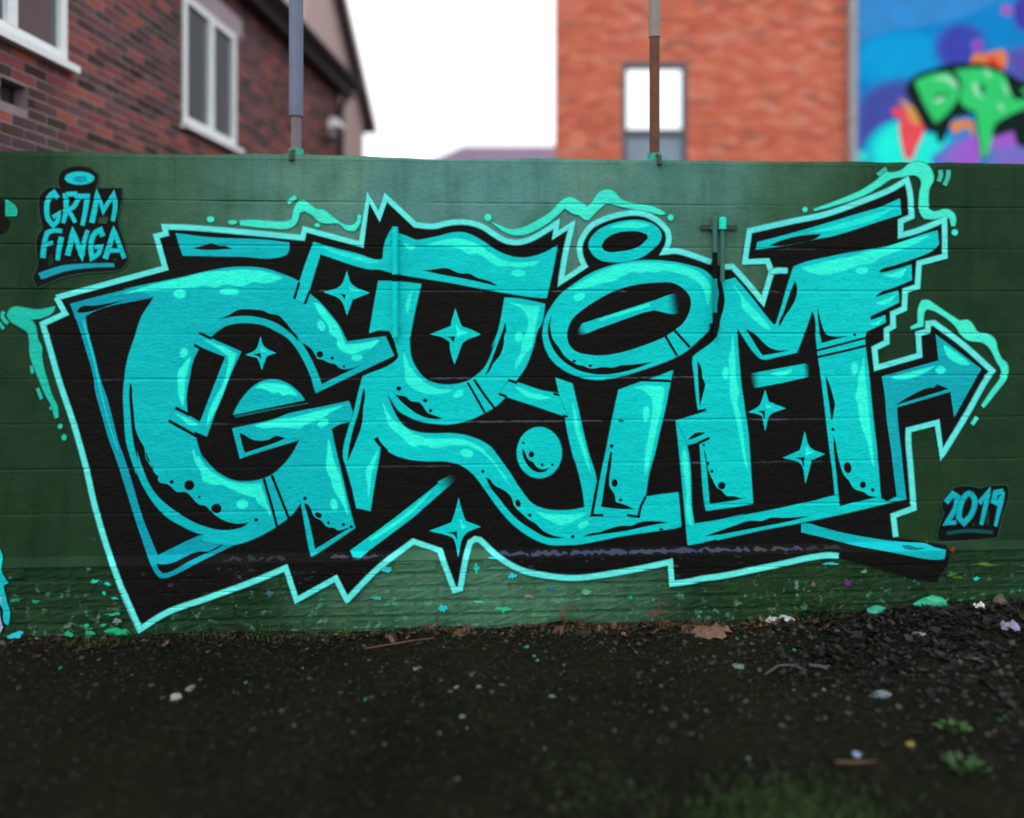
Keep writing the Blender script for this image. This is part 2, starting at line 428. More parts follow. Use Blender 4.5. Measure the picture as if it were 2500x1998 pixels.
# -- letter R
part = 'letter_two'
f(T, "C 500,610 700,670 950,730 1200,795 1228,780 1240,650 1270,560 1320,470 1380,510 1480,550 1590,590 D 100,588 300,550 450,512 560,508 680,550 800,620 900,690 1050,755 1200,775 1330,752 1450,705 1555,645 1500,930 1440,1195 1380,1195 900,1125 450,1040 C 1500,965 1300,925 1180,895 1100,895 570,735 500,960 410,1260 300,1205 400,880")
st(BLK, 28, "C 350,1030 297,1205"); st(BLK, 28, "C 462,1120 408,1258")
f(T, "C 1180,1020 1320,1020 1630,1050 1560,1350 1510,1620 K 1290,200 1310,400 1380,540 1480,640 1600,680 1750,685 1900,650 L 250,520 350,430 420,300 480,120 D 860,1723 930,1550 1000,1195 1150,1205 1425,1260 1370,1500 L 930,0 870,200 800,390 740,490 690,555 640,640 570,735 470,830 350,900 200,970 0,1015 K 1600,1100 1400,1070 1280,1020 1180,960 1110,860 1058,765 1080,850 1120,950 1180,1060 1260,1140 1380,1185 1500,1200 1750,1200 1900,1225 2050,1280 2154,1350 L 480,1330 600,1520 R 900,20 1050,230 1180,430 1280,550 1400,610 1550,630 1700,625 1840,600 S 750,490 900,465 1100,440 1115,600 1130,795 1090,810 900,840 500,900 250,950 0,990 R 1700,990 1480,990 1350,950 1200,865 1050,740 900,560 780,390 680,260 560,165 400,115 200,112 0,95 K 1300,1475 1150,1430 1050,1370 985,1300 Q 1415,60 1360,400 1310,720 1165,690 1120,480 1060,270 1025,130 K 650,1150 700,1000 760,750 800,600 1150,435 1180,390 1120,190 1080,120 960,115 C 1085,1565 1130,1300")
st(BLK, 44, "K 935,1245 985,1318 1060,1385", taper=(1.1, 0.6))
st(BLK, 26, "L 178,575 270,735 360,895"); st(BLK, 28, "L 245,545 350,700 462,848")
f(T, "L 600,570 700,580 950,660 1210,720 1300,800 1380,1000 1240,945 1050,880 800,795 600,730 510,690")
st(BLK, 28, "L 605,550 700,583"); st(BLK, 24, "L 1080,695 1215,727"); st(BLK, 28, "L 507,695 590,727"); st(BLK, 26, "L 1180,922 1250,948")
f(T, "L 1105,530 1280,590 1300,680 1340,850 1400,1120 1470,1400 S 150,0 240,340 215,450 185,690 100,700 115,600 100,450 60,260 0,50 L 1300,1400 1230,1100 1205,950 1240,945 1150,720")
f(BLK, "D 30,890 170,905 400,885 450,905 540,940 630,940 700,980 860,1030 930,1075 800,1045 600,1000 350,955 150,910")
f(BLK, "K 815,710 825,800 805,950 800,1050 780,1150 720,1310 640,1500 650,1380 700,1150 760,950 790,800")
f(BLK, "D 1008,1450 1012,1560 L 575,60 555,200 520,290 450,380 400,470 360,505 400,420 450,290 510,130 D 960,1590")
f(BLK, "K 1105,735 1150,790 1250,810 1310,860 1390,870 1440,920 1480,980 1560,1010 1640,1045 1560,1050 1400,1010 1280,930 1180,840")
e(BLK, 'K', 1180, 727, 28, 24); e(BLK, 'K', 1457, 852, 24, 20); e(BLK, 'K', 1513, 960, 19)
f(BLK, "R 800,280 830,290 900,370 1000,420 1070,490 1100,580 1180,660 1260,730 1330,770 1400,840 1500,890 1640,915 1550,925 1430,910 1300,840 1150,740 1030,620 930,490 850,390")
for q in ((770, 220, 18, 17), (1140, 555, 28, 40, 20), (1265, 682, 20, 18), (1715, 905, 20, 18)): e(BLK, 'R', *q)
f(BLK, "S 90,910 180,870 260,860 380,820 500,790 600,790 690,755 840,740 1000,755 800,790 550,845 300,880"); e(BLK, 'S', 920, 828, 22, 12)
f(MINT, "L 1285,790 1310,880 1340,1000 1380,1170 1430,1330 1470,1520 1400,1350 1350,1180 1310,1060 1300,950")
f(MINT, "L 680,620 760,650 850,690 950,710 1050,740 940,750 840,735 770,700")
f(MINT, "D 1035,1240 1200,1275 1370,1285 1320,1500 L 840,215 790,270 730,370 680,430 690,360 740,260 765,110 D 1210,1600 1250,1420 1180,1310")
e(MINT, 'D', 1148, 1605, 38, 50, rot=-8)
f(MINT, "C 1530,1130 1510,1260 1490,1360 1470,1300 1490,1200")
f(MINT, "K 1238,350 1260,430 1330,540 1430,650 1600,735 1750,745 1650,770 1520,785 1400,755 1280,680 1255,640 1250,560 1230,420")
e(MINT, 'K', 1805, 782, 56, 31, rot=32)
f(MINT, "D 180,640 350,590 500,570 600,590 720,640 900,760 1050,820 1200,825 1370,810 1300,850 1180,870 1050,860 900,850 820,790 720,730 620,735 560,690 430,650")
e(MINT, 'D', 1145, 935, 70, 33); f(MINT, "C 1440,620 1570,650 1530,700 1480,670")
f(lin((38, 232, 222)), "C 600,660 900,740 1200,812 1120,835 900,780 640,692")
f(MINT, "R 1320,640 1450,670 1600,680 1860,660 1760,720 1590,780 1450,720"); e(MINT, 'R', 1825, 780, 60, 28, rot=28)
f(MINT, "K 1008,865 1060,980 1120,1060 1230,1130 1330,1205 1480,1250 1800,1260 1930,1290 2060,1370 2154,1470 L 600,1600 R 1000,290 1090,410 980,270 900,150 800,50 L 300,1290 200,1245 K 1850,1320 1740,1315 1600,1345 1520,1345 1420,1315 1340,1340 1290,1310 1200,1220 1100,1140 1060,1060")
e(MINT, 'K', 1895, 1408, 66, 42, rot=-12)
f(MINT, "Q 1385,85 1370,170 1330,300 1310,430 1290,590 1285,440 1270,290 1320,210")

# -- letter I with its ring
part = 'letter_three'
f(T, "E 590,430 610,360 680,280 800,215 950,175 1100,165 1230,190 1320,250 1355,330 1330,400 1250,480 1150,550 1000,595 850,605 720,585 640,530")
f(BLK, "E 725,430 760,370 850,310 1000,280 1120,285 1200,310 1215,350 1150,420 1050,470 900,495 800,500 745,475")
f(MINT, "E 820,240 950,195 1120,190 1230,220 1150,238 950,240")
f(T, "E 112,1300 130,1200 200,1070 300,940 430,840 600,730 800,650 1000,605 1200,585 1450,600 1650,640 1800,690 1900,780 1950,900 1940,1020 1900,1200 1850,1320 1750,1420 1640,1520 1530,1590 1400,1650 L 2000,450 1800,510 1600,548 1450,540 1300,500 1150,420 1050,320 990,200 968,80")
f(BLK, "E 365,1400 375,1290 420,1200 520,1110 700,990 880,900 1100,840 1300,820 1480,825 1580,880 1650,960 1665,1050 1640,1150 1580,1250 1480,1330 1390,1390 1200,1470 950,1550 750,1585 600,1580 450,1540 390,1480")
f(BLK, "E 205,1160 185,1270 L 1048,0 1080,130 1140,210 1200,300 1280,360 1330,390 1390,400 1470,430 1540,425 1600,415 1700,420 1800,395 1900,390 2130,360 1950,430 1750,480 1600,495 1450,480 1300,430 1170,340 1080,230 1030,100 1022,0 E 165,1270")
e(BLK, 'L', 1300, 353, 20, 15); e(BLK, 'L', 1468, 402, 20, 15)
st(BLK, 28, "E 1395,1380 1520,1592"); st(BLK, 28, "E 1492,1322 1655,1502")
f(MINT, "E 370,900 450,850 600,770 750,690 950,630 1200,610 1450,630 1650,670 1780,740 1870,860 1870,960 1845,1060 1810,920 1750,820 1650,760 1500,710 1380,690 1280,710 1200,700 1130,715 1050,700 950,750 850,800 700,830 600,860 500,880")
e(MINT, 'E', 490, 970, 60, 34, rot=20)
b_ = f(T, "E 470,1370 470,1330 520,1250 1300,1000 1400,960 1500,930 1545,1000 1535,1150 1450,1150 1280,1110 1150,1140 700,1300 560,1360", sm=False)
st(MINT, 24, "E 700,1215 960,1135 1230,1055", taper=(0.5, 1))
fade(b_, T, lin((6, 30, 42)), "E 1400,1050", "E 1530,1030"); fade(b_, T, (0.008, 0.02, 0.02), "E 560,1310", "E 465,1335")
f(T, "M 475,440 690,362 850,310 1045,235 1005,420 960,650 900,900 850,1120 790,1330 S 750,490 700,600 660,690 560,690 300,690 215,660 270,350 310,150 M 330,1140 390,830 430,640")
st(BLK, 30, "S 252,345 222,510 190,682 312,680"); st(BLK, 28, "S 758,485 700,610 685,697 562,680")
f(BLK, "M 390,1085 405,1095 S 395,150 380,250 380,380 430,460 445,540 540,570 640,615 480,615 290,595 310,450 350,200 M 382,1110")
e(BLK, 'S', 432, 342, 33, 42); e(BLK, 'S', 495, 520, 20, 18); e(BLK, 'M', 400, 1030, 20); e(lin((6, 80, 80)), 'M', 500, 767, 32, 12)
f(MINT, "M 620,410 930,415 955,430 910,700 880,800 850,950 800,1170 770,1300 750,1330 760,1080 790,940 810,820 830,560 780,470 720,430")
e(MINT, 'M', 763, 692, 31, 80, rot=-4)
f(BLK, "Z 1477,925 1570,925 1635,927 1640,934 1560,932 1480,936")

# -- letter M
part = 'letter_four'
f(T, "F 640,915 1000,820 1400,705 1800,585 G 600,560 845,455 858,620 600,700 380,775 100,855 F 1300,870 900,950 625,988")
f(BLK, "F 760,950 900,890 1120,840 1310,825 1280,860 1050,925 850,955")
f(lin((30, 238, 222)), "F 1150,815 1500,722 1900,602 2100,540 1900,660 1500,775")
f(T, "V 350,375 490,340 620,490 800,720 890,830 920,830 980,640 1040,430 1105,225 1200,185 1500,115 1800,55 G 250,1045 550,985 700,960 900,900 1050,845 1240,790 1255,930 1200,990 1000,1080 800,1150 640,1200 620,1225 640,1232 800,1200 965,1150 970,1310 800,1380 600,1465 590,1485 610,1498 750,1450 830,1420 835,1545 700,1610 530,1690 H 375,5 380,30 450,5 610,-40 620,75 450,150 318,215 320,270 475,215 480,290 V 1870,905 1860,960 N 1765,100 1780,250 1810,480 1830,700 1855,950 1890,1250 1930,1723 U 1700,300 1725,510 1500,600 1240,480 1220,250 1190,0 N 1430,1500 1390,1200 1350,850 1300,450 1270,250 V 1345,1000 1310,700 1298,690 1220,920 1140,1125 950,1165 780,1195 735,1170 515,865 515,950 540,1300 560,1500 595,1723 M 1790,600 1830,850 1860,1250 1885,1640 1395,1710 1380,1650 1340,1200 1325,985 1190,1020 1150,900 1075,765 1390,665 1330,640 1310,655 1290,520 1270,300 1260,90 V 60,1160 290,970 330,850 340,780 375,660 385,550")
f(T, "S 1270,770 1500,735 1800,670 U 0,750 200,700 600,620 1000,535 1240,475 1500,470 1730,510 1790,540 1890,490 1990,510 1830,545 1300,670 870,760 500,830 0,940 S 1500,930 1220,990 1200,990 1170,650 1110,0 M 1075,765 1190,1020 1245,1723 S 1230,500")
f(BLK, "V 1120,370 1145,440 1140,520 1100,620 1020,740 960,850 950,830 1000,700 1060,520")
f(BLK, "V 1355,640 1375,720 1410,850 1450,930 1530,955 1690,950 1590,975 1400,1025 1385,950 1365,800"); e(BLK, 'V', 1750, 938, 18, 15)
st(BLK, 24, "V 1350,1103 1600,1040 1870,968"); st(BLK, 26, "V 1355,1172 1600,1118 1870,1053")
f(BLK, "V 600,870 700,930 780,1010 850,1070 940,1100 1070,1098 960,1125 780,1155 740,1100 650,950")
f(BLK, "M 1300,135 1330,180 1350,240 1355,310 1385,380 1370,450 1345,550 1325,610 1315,450 1305,250")
st(BLK, 28, "M 1300,668 1392,648"); f(BLK, "M 1200,970 1240,920 1300,888 1390,890 1300,935"); st(BLK, 30, "M 1310,1000 1430,945")
f(BLK, "M 1365,1055 1385,1100 1400,1180 1420,1290 1460,1380 1510,1470 1560,1500 1610,1555 1680,1555 1750,1575 1830,1570 1700,1600 1430,1640 1410,1400 1390,1200")
for q in ((1368, 1018, 14, 14), (1415, 1213, 16, 16), (1453, 1295, 17, 17), (1557, 1447, 40, 41)): e(BLK, 'M', *q)
f(MINT, "V 465,930 480,1100 490,1200 500,1400 530,1550 M 1720,550 1760,750 1790,1000 1830,1290 1790,1150 1750,930 1700,700 1650,500 V 440,1350 430,1180 455,1080")
e(MINT, 'V', 393, 1340, 31, 63)
f(MINT, "V 465,400 520,470 580,550 640,620 720,700 800,790 870,885 780,850 700,780 620,710 565,640 560,560")
f(MINT, "V 1190,235 1500,160 1900,85 G 400,1040 700,970 950,890 1160,840 1000,930 800,1010 640,1070 560,1130 420,1150 200,1225 50,1250 V 1300,285")
e(MINT, 'G', 450, 1210, 62, 32, rot=6); f(MINT, "G 660,1260 800,1235 915,1190 860,1280 780,1280"); f(MINT, "G 590,1555 740,1500 815,1460 740,1540 690,1565"); f(MINT, "H 310,310 400,285 460,240 400,320")
f(BLK, "N 1350,430 1360,500 1400,600 1440,740 1455,800 1440,900 1430,970 1415,970 1400,850 1370,650"); e(BLK, 'N', 1433, 1070, 18)
f(BLK, "N 1440,1140 1465,1220 U 1260,0 1290,130 1330,250 1390,320 1430,390 1470,415 1530,430 1600,475 1690,490 1500,535 1290,585 1270,400 1250,200 N 1440,1250")
e(BLK, 'U', 1373, 180, 40, 60, rot=10); e(BLK, 'U', 1533, 360, 33, 36); e(BLK, 'U', 1637, 415, 20)
f(MINT, "N 1758,310 1765,450 1780,620 1800,800 1820,1000 1840,1200 1865,1470 1830,1350 1800,1200 1750,1080 1710,920 1690,780 1670,730 1690,660 1710,500 1740,400")
e(MINT, 'N', 1662, 433, 32, 65)
f(MINT, "M 1160,1060 1185,1120 1230,1700 S 1250,790 1215,760 1185,400 M 1150,1090")
f(BLK, "S 1370,905 1500,855 1700,785 U 340,738 470,738 560,707 720,707 970,690 800,735 400,815 0,890 S 1600,875")
b_ = f(T, "V 655,1345 1230,1240 1275,1250 1265,1380 1000,1440 690,1500 655,1400", sm=False)
f(MINT, "V 860,1345 960,1330 1095,1305 1030,1355 960,1370")
fade(b_, T, (0.006, 0.015, 0.016), "V 760,1400", "V 655,1415"); fade(b_, T, (0.006, 0.015, 0.016), "V 1200,1320", "V 1275,1308")

# -- other shapes of the piece
part = 'arrow'
TA = lin((9, 172, 184))
f(TA, "H 440,860 1035,690 1005,415 1485,780 1350,1020 1200,1290 1160,1020 600,1185 610,1350 650,1700 U 1960,250 1990,510 1890,500 1860,250 1830,0 H 490,1300 470,1050")
f(BLK, "H 595,1150 700,1085 920,980 985,975 1020,940 1145,990 600,1155")
f(MINT, "H 1090,530 1200,600 1370,730 1280,730 1140,650 1110,600"); f(MINT, "H 540,870 700,830 1000,750 820,850 640,885"); e(MINT, 'H', 1055, 790, 48, 36)
part = 'swipe'
f(lin((9, 182, 190)), "U 885,770 960,765 O 0,885 200,940 600,1015 900,1050 1120,1065 1200,1100 1325,1130 1315,1225 1250,1235 1080,1220 950,1195 700,1145 400,1090 100,1015 U 885,860")
f(lin((10, 110, 125)), "O 860,1085 950,1080 1000,1100 1120,1110 1060,1130 900,1120")
part = 'sparkle_bar'
b_ = f(T, "Q 1095,1140 1560,800 2030,430 R 290,330 440,250 500,300 370,410 Q 1760,790 1210,1215 1130,1205", sm=False)
f(MINT, "Q 1300,1020 1700,740 1950,520 1720,760 1320,1040")
fade(b_, T, (0.007, 0.012, 0.013), "R 270,400", "R 460,265", 12)
part = 'ball'
e(T, 'L', 933, 1315, 236, 268)
f(BLK, "L 760,1260 790,1330 820,1390 870,1415 900,1460 960,1490 1045,1470 1000,1510 930,1525 850,1490 790,1420 755,1330")
for q in ((850, 1335, 31, 32), (765, 1212, 16, 14), (962, 1443, 16, 15), (1070, 1443, 15, 14)): e(BLK, 'L', *q)
SD = lin((6, 40, 42))
part = 'star_in_g'
f(T, "J 1535,265 1560,350 1590,385 1700,440 1600,480 1580,530 1548,620 1520,530 1500,490 1375,460 1480,410 1505,370"); f(BLK, "J 1450,455 1540,440 1540,515 1520,480"); f(MINT, "J 1540,370 1560,410 1610,430 1545,430")
part = 'star_top'
f(T, "C 850,910 900,1050 1090,1145 910,1215 850,1380 780,1215 600,1135 780,1070"); f(SD, "C 710,1145 840,1160 825,1215 790,1165"); f(MINT, "C 862,1070 890,1095 1000,1125 890,1115")
part = 'star_in_r'
f(T, "D 482,1305 515,1410 550,1495 650,1530 748,1580 K 1850,250 1830,300 1765,475 1720,330 1715,240 1640,190 1505,158 1650,100 1725,70 D 435,1470"); f(MINT, "D 490,1470 520,1530 620,1560 500,1600"); f(BLK, "D 380,1605 480,1600 460,1670 430,1620")
part = 'star_low'
f(T, "R 515,490 550,630 590,740 750,800 580,885 510,1120 455,920 430,905 205,845 440,755 480,640"); f(MINT, "R 530,720 570,790 600,800 550,830"); f(SD, "R 400,860 500,850 500,940 470,890")
part = 'star_in_m'
f(T, "N 722,655 760,780 940,850 800,900 765,930 722,1090 690,930 660,915 545,890 660,820 680,780"); f(BLK, "N 635,880 720,870 715,980 690,900"); f(MINT, "N 725,790 745,820 800,830 740,845")
part = 'star_foot'
f(T, "N 1137,1090 1195,1260 1350,1330 1210,1395 1145,1640 1095,1430 1060,1410 905,1370 1085,1290 1100,1240"); f(BLK, "N 1040,1370 1135,1360 1128,1480 1100,1390"); f(MINT, "N 1155,1240 1180,1300 1230,1310 1150,1345")

# -- the signature, top left
part = 'tag'
f(BLK, "A 425,440 520,345 640,350 620,260 640,190 720,135 830,120 950,140 1030,200 1030,290 1000,345 1280,350 1275,470 1240,700 1300,900 1345,1100 1275,1190 1150,1212 950,1225 700,1265 550,1320 400,1385 352,1290 400,1180 395,870 450,770 425,600")
f(None, "A 1030,650 1100,625 1150,660 1120,720 1030,710"); f(None, "A 505,1060 540,1000 570,1110 545,1160 500,1170"); f(None, "A 760,1110 790,1060 815,1110"); f(None, "A 1175,1110 1215,1070 1235,1105")
CT = lin((16, 196, 205)); CB = lin((14, 158, 178))
part = 'tag_halo'
e(CT, 'A', 840, 240, 152, 66); e(CB, 'A', 850, 250, 60, 22)
for nm, ss in (('tag_g', ("610,450 570,395 520,440 495,560 515,680 565,735 608,690 620,615 560,650",)), ('tag_r', ("690,400 700,560 670,710", "700,410 795,405 825,455 780,540 700,580 735,600 795,705")),
               ('tag_i', ("820,430 920,430 905,560 870,735",)), ('tag_m', ("970,705 1005,540 1025,400 1090,580 1195,410 1215,520 1190,690",)),
               ('tag_f', ("455,1075 475,900 500,815 560,790 655,795", "462,945 560,915")), ('tag_i_two', ("650,860 625,980 610,1100",)),
               ('tag_n', ("715,1050 750,900 770,800 820,930 865,1070 890,900 925,790",)), ('tag_g_two', ("1085,850 1060,785 1000,820 960,930 970,1080 1040,1030 1065,955 1000,965",)),
               ('tag_a', ("1110,1085 1160,930 1200,790 1250,920 1310,1080", "1145,1000 1280,1000"))):
    part = nm
    for k, s_ in enumerate(ss): st(CT if nm[4] != 'n' else CT, 52 if k == 0 else 46, "A "+s_, taper=(1.0, 0.75))
part = 'tag_underline'
f(CB, "A 410,1240 640,1165 900,1140 1200,1135 1205,1170 950,1180 720,1210 440,1300")

# -- the date, lower right
part = 'date'
f(BLK, "O 1290,690 1310,590 1420,485 1600,468 1700,490 1750,468 1960,455 1985,500 1910,800 1865,1000 1500,1030 1262,1040 1245,980 1270,870 1320,740")
f(None, "O 1600,870 1625,830 1635,890"); f(None, "O 1755,720 1790,700 1790,850 1750,880")
CD = lin((14, 176, 190))
part = 'date_two'; st(CD, 52, "O 1330,630 1400,545 1455,580 1430,690 1335,850 1435,840", taper=(1.1, 0.8))
part = 'date_zero'; st(CD, 50, "O 1590,535 1630,600 1600,750 1520,850 1462,790 1490,640 1550,545", closed=True)
part = 'date_one'; st(CD, 50, "O 1680,640 1775,515 1740,690 1700,865", taper=(1, 0.7))
part = 'date_nine'; st(CD, 48, "O 1930,515 1850,530 1830,620 1870,640 1925,560 1890,700 1850,880", taper=(1.1, 0.6))
part = 'date_underline'; st(lin((10, 78, 80)), 32, "O 1340,955 1550,930 1820,945")

# -- neighbours' paint at the left edge, splashes on the plinth
part = 'paint_edge_top'
f(lin((20, 175, 150)), "A 60,460 150,510 190,580 180,640 60,640"); f(BLK, "A -60,440 40,470 55,640 110,690 60,800 -60,840")
part = 'paint_edge_low'
f(lin((20, 190, 196)), "W -60,100 0,170 30,240 20,400 90,530 40,560 70,700 110,860 90,980 50,950 30,800 0,750 -60,740")
f(lin((150, 170, 200)), "W -60,640 -4,640 20,720 0,760 10,900 30,1010 0,1060 -60,1060")
SPL = []
G1 = lin((30, 168, 120)); G2 = lin((26, 200, 180)); G3 = lin((40, 196, 205))
for crop, cx, cy, rx, ry, col in (('W',990,515,55,28,G2),('W',1135,540,42,26,G2),('W',935,385,26,20,lin((50,120,110))),('W',1100,640,26,22,G2),('W',1200,690,45,16,G2),
        ('W',715,1065,64,36,G1),('W',960,1050,52,26,G1),('W',1085,980,32,26,G1),('W',1190,862,85,22,G1),('W',1270,1040,145,38,G1),('W',175,1075,92,40,G3),
        ('W',380,725,52,18,lin((24,140,120))),('W',160,710,70,18,lin((24,140,120))),('W',910,985,36,24,G1),('W',1240,935,60,42,lin((110,140,130))),
        ('Q',1480,1340,62,28,G3),('Q',1370,1640,52,26,lin((60,180,160))),('Q',1500,1680,26,24,G1),('R',700,1240,36,50,G2),('R',1080,1320,48,38,G3),
        ('R',870,1130,62,20,G3),('R',350,1660,52,40,G3),('R',1000,1670,95,40,lin((52,190,125))),('R',720,1590,72,20,lin((60,180,150))),('R',1870,1490,52,26,lin((110,180,150))),
        ('R',1260,1530,46,20,lin((140,120,130))),('R',1500,1450,60,20,lin((50,110,140))),('S',600,1540,32,24,G1),('U',1375,1390,50,34,lin((105,45,120))),
        ('U',840,1420,28,60,lin((85,130,110))),('U',1015,1410,30,30,lin((110,95,105))),('U',1540,1275,34,22,lin((110,150,120))),('U',1180,1190,80,14,G3),
        ('O',1750,1285,140,20,lin((90,108,40))),('O',1650,1432,46,20,G2),('O',1390,1385,52,32,lin((66,112,52))),('O',1450,1415,45,18,lin((96,110,40))),('O',1400,1130,24,46,lin((110,52,30))),
        ('Q',250,1590,50,40,lin((60,100,105))),('S',130,1480,60,26,lin((90,160,130))),('O',130,1275,70,12,G3)):
    part = 'splash_%d' % len(SPL); SPL.append(part)
    n_ = 18; ox, oy = CROPS[crop]; pts = []
    for i in range(n_):
        u = 2*math.pi*i/n_; k = random.uniform(0.4, 1.25)
        pts.append((ox+(cx+rx*k*math.cos(u))/SC, oy+(cy+ry*k*math.sin(u))/SC))
    SHAPES.append((part, col, smooth_path(pts), None))

# -- older violet-grey paint the black missed; on the ledge the colour also stands in for sky reflection
part = 'mural'
rj = random.Random(11)
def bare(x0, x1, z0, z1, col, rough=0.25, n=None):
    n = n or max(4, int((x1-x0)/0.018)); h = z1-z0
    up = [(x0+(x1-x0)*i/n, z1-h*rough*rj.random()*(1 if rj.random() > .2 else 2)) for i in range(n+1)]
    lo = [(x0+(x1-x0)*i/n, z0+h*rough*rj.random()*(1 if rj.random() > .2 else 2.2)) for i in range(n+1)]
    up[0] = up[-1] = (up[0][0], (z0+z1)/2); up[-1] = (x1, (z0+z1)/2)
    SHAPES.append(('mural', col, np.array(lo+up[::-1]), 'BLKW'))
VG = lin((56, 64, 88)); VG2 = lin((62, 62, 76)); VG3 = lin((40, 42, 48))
wx = lambda px, py: on_wall(px, py)[0]
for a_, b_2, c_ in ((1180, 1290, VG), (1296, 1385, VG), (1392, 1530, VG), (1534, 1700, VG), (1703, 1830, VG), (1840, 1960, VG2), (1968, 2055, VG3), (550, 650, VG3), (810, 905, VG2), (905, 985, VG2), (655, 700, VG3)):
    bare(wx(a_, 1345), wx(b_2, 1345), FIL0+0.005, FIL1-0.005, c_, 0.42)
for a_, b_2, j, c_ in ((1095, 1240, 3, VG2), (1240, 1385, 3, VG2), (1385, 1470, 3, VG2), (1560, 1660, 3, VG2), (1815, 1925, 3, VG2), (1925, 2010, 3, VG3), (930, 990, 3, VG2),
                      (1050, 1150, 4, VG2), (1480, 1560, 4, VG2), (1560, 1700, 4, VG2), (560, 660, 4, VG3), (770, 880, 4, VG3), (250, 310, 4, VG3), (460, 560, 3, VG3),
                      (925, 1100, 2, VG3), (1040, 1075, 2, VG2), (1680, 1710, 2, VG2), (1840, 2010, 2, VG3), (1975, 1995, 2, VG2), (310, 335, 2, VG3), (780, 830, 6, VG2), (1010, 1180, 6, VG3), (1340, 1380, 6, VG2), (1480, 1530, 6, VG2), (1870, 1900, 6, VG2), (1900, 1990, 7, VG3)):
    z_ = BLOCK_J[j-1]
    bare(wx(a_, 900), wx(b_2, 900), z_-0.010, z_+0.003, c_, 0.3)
for _ in range(110):                       # small pits and scuffs through the black on the plinth
    x_ = rj.uniform(-1.6, 1.75); z_ = rj.uniform(0.20, 0.352); r_ = rj.uniform(0.003, 0.010)
    SHAPES.append(('mural', rj.choice((VG3, VG3, lin((28, 40, 36)), VG2)), np.array([(x_+r_*2.2*math.cos(k*math.pi/4)*rj.uniform(.4, 1.2), z_+r_*math.sin(k*math.pi/4)*rj.uniform(.4, 1.2)) for k in range(8)]), 'BLKW'))

GRN = lin((48, 92, 74))
def grow(poly, d):
    q = np.asarray(poly, float); a = q-np.roll(q, 1, axis=0); b = np.roll(q, -1, axis=0)-q
    la = np.maximum(np.hypot(*a.T), 1e-6)[:, None]; lb = np.maximum(np.hypot(*b.T), 1e-6)[:, None]
    a, b = a/la, b/lb
    n_ = np.stack([a[:, 1]+b[:, 1], -(a[:, 0]+b[:, 0])], 1); l = np.maximum(np.hypot(*n_.T), 0.35)[:, None]
    ar = 0.5*np.sum(q[:, 0]*np.roll(q[:, 1], -1)-np.roll(q[:, 0], -1)*q[:, 1])
    return q+n_/l*d*(1 if ar > 0 else -1)
NEW = []; remap = {}; FADED = {q[3] for q in SHAPES if isinstance(q[3], int)}
for i, (k, col, poly, clip) in enumerate(SHAPES):
    if clip is None and col is not None and i not in FADED:
        base = None; ds = ()
        if k.startswith('glow'): base, ds = GRN, ((3.0, .28), (1.2, .65))
        elif k in ('tag', 'date'): base, ds = GRN, ((3.5, .35), (1.5, .7))
        elif k.startswith(('tag_', 'date_')): base, ds = BLK, ((1.8, .4),)
        elif col is OUT and k == 'outline': base, ds = (0.012, 0.05, 0.045), ((2.2, .4),)
        elif col is MINT: base, ds = T, ((2.2, .45),)
        elif (col is T or col is TG) and not k.startswith('star'): base, ds = BLK, ((1.5, .4),)
        for d_, t_ in ds:
            NEW.append((k, tuple(base[j]+(col[j]-base[j])*t_ for j in range(3)), grow(poly, d_), None))
    remap[i] = len(NEW)
    NEW.append((k, col, poly, remap[clip] if isinstance(clip, int) else clip))
SHAPES = NEW
# ---------------------------------------------------------------- build the paint skins from the shapes
def inside(poly, pts):
    x, y = pts[:, 0], pts[:, 1]
    wn = np.zeros(len(pts), int)
    p = poly; q = np.roll(poly, -1, axis=0)
    for (ax, ay), (bx, by) in zip(p, q):
        if ay == by: continue
        cr = (bx-ax)*(y-ay)-(x-ax)*(by-ay)
        if by > ay: wn[(ay <= y) & (y < by) & (cr > 0)] += 1
        else: wn[(by <= y) & (y < ay) & (cr < 0)] -= 1
    return wn != 0

def skin_mesh(shapes, to_plane, hlines, depth, extra_x):
    """one planar partition of all shapes; every triangle goes to the topmost shape that covers it"""
    polys = []
    for prt, col, poly, clip in shapes:
        if clip == 'BLKW': polys.append(np.asarray(poly)); continue
        d = np.hypot(*(poly-np.roll(poly, 1, axis=0)).T)
        poly = poly[d > 0.4]
        polys.append(np.array([to_plane(x, y) for x, y in poly]))
    verts, edges = [], []
    for p in polys:
        n = len(verts); verts += [Vector(v) for v in p]
        edges += [(n+i, n+(i+1) % len(p)) for i in range(len(p))]
    x0, x1 = extra_x
    for z in hlines:
        n = len(verts); m_ = max(1, int((x1-x0)/0.055))
        verts += [Vector((x0+(x1-x0)*i/m_, z)) for i in range(m_+1)]; edges += [(n+i, n+i+1) for i in range(m_)]
    vo, eo, fo, *_ = delaunay_2d_cdt(verts, edges, [], 0, 2e-5)
    V = np.array([(v[0], v[1]) for v in vo]); Fc = np.array(fo)
    cen = V[Fc].mean(axis=1)
    top = np.full(len(Fc), -1)
    masks = {}
    need = {s[3] for s in shapes if s[3] is not None and s[3] != 'BLKW'}
    for i, (s, p) in enumerate(zip(shapes, polys)):
        lo, hi = p.min(axis=0), p.max(axis=0)
        idx = np.where((cen[:, 0] > lo[0]) & (cen[:, 0] < hi[0]) & (cen[:, 1] > lo[1]) & (cen[:, 1] < hi[1]))[0]
        if not len(idx): continue
        hit = idx[inside(p, cen[idx])]
        if s[3] == 'BLKW': hit = hit[[top[h] >= 0 and shapes[top[h]][1] is BLK for h in hit]] if len(hit) else hit
        elif s[3] is not None: hit = np.intersect1d(hit, masks[s[3]])
        if i in need: masks[i] = hit
        top[hit] = i
    return V, Fc, top

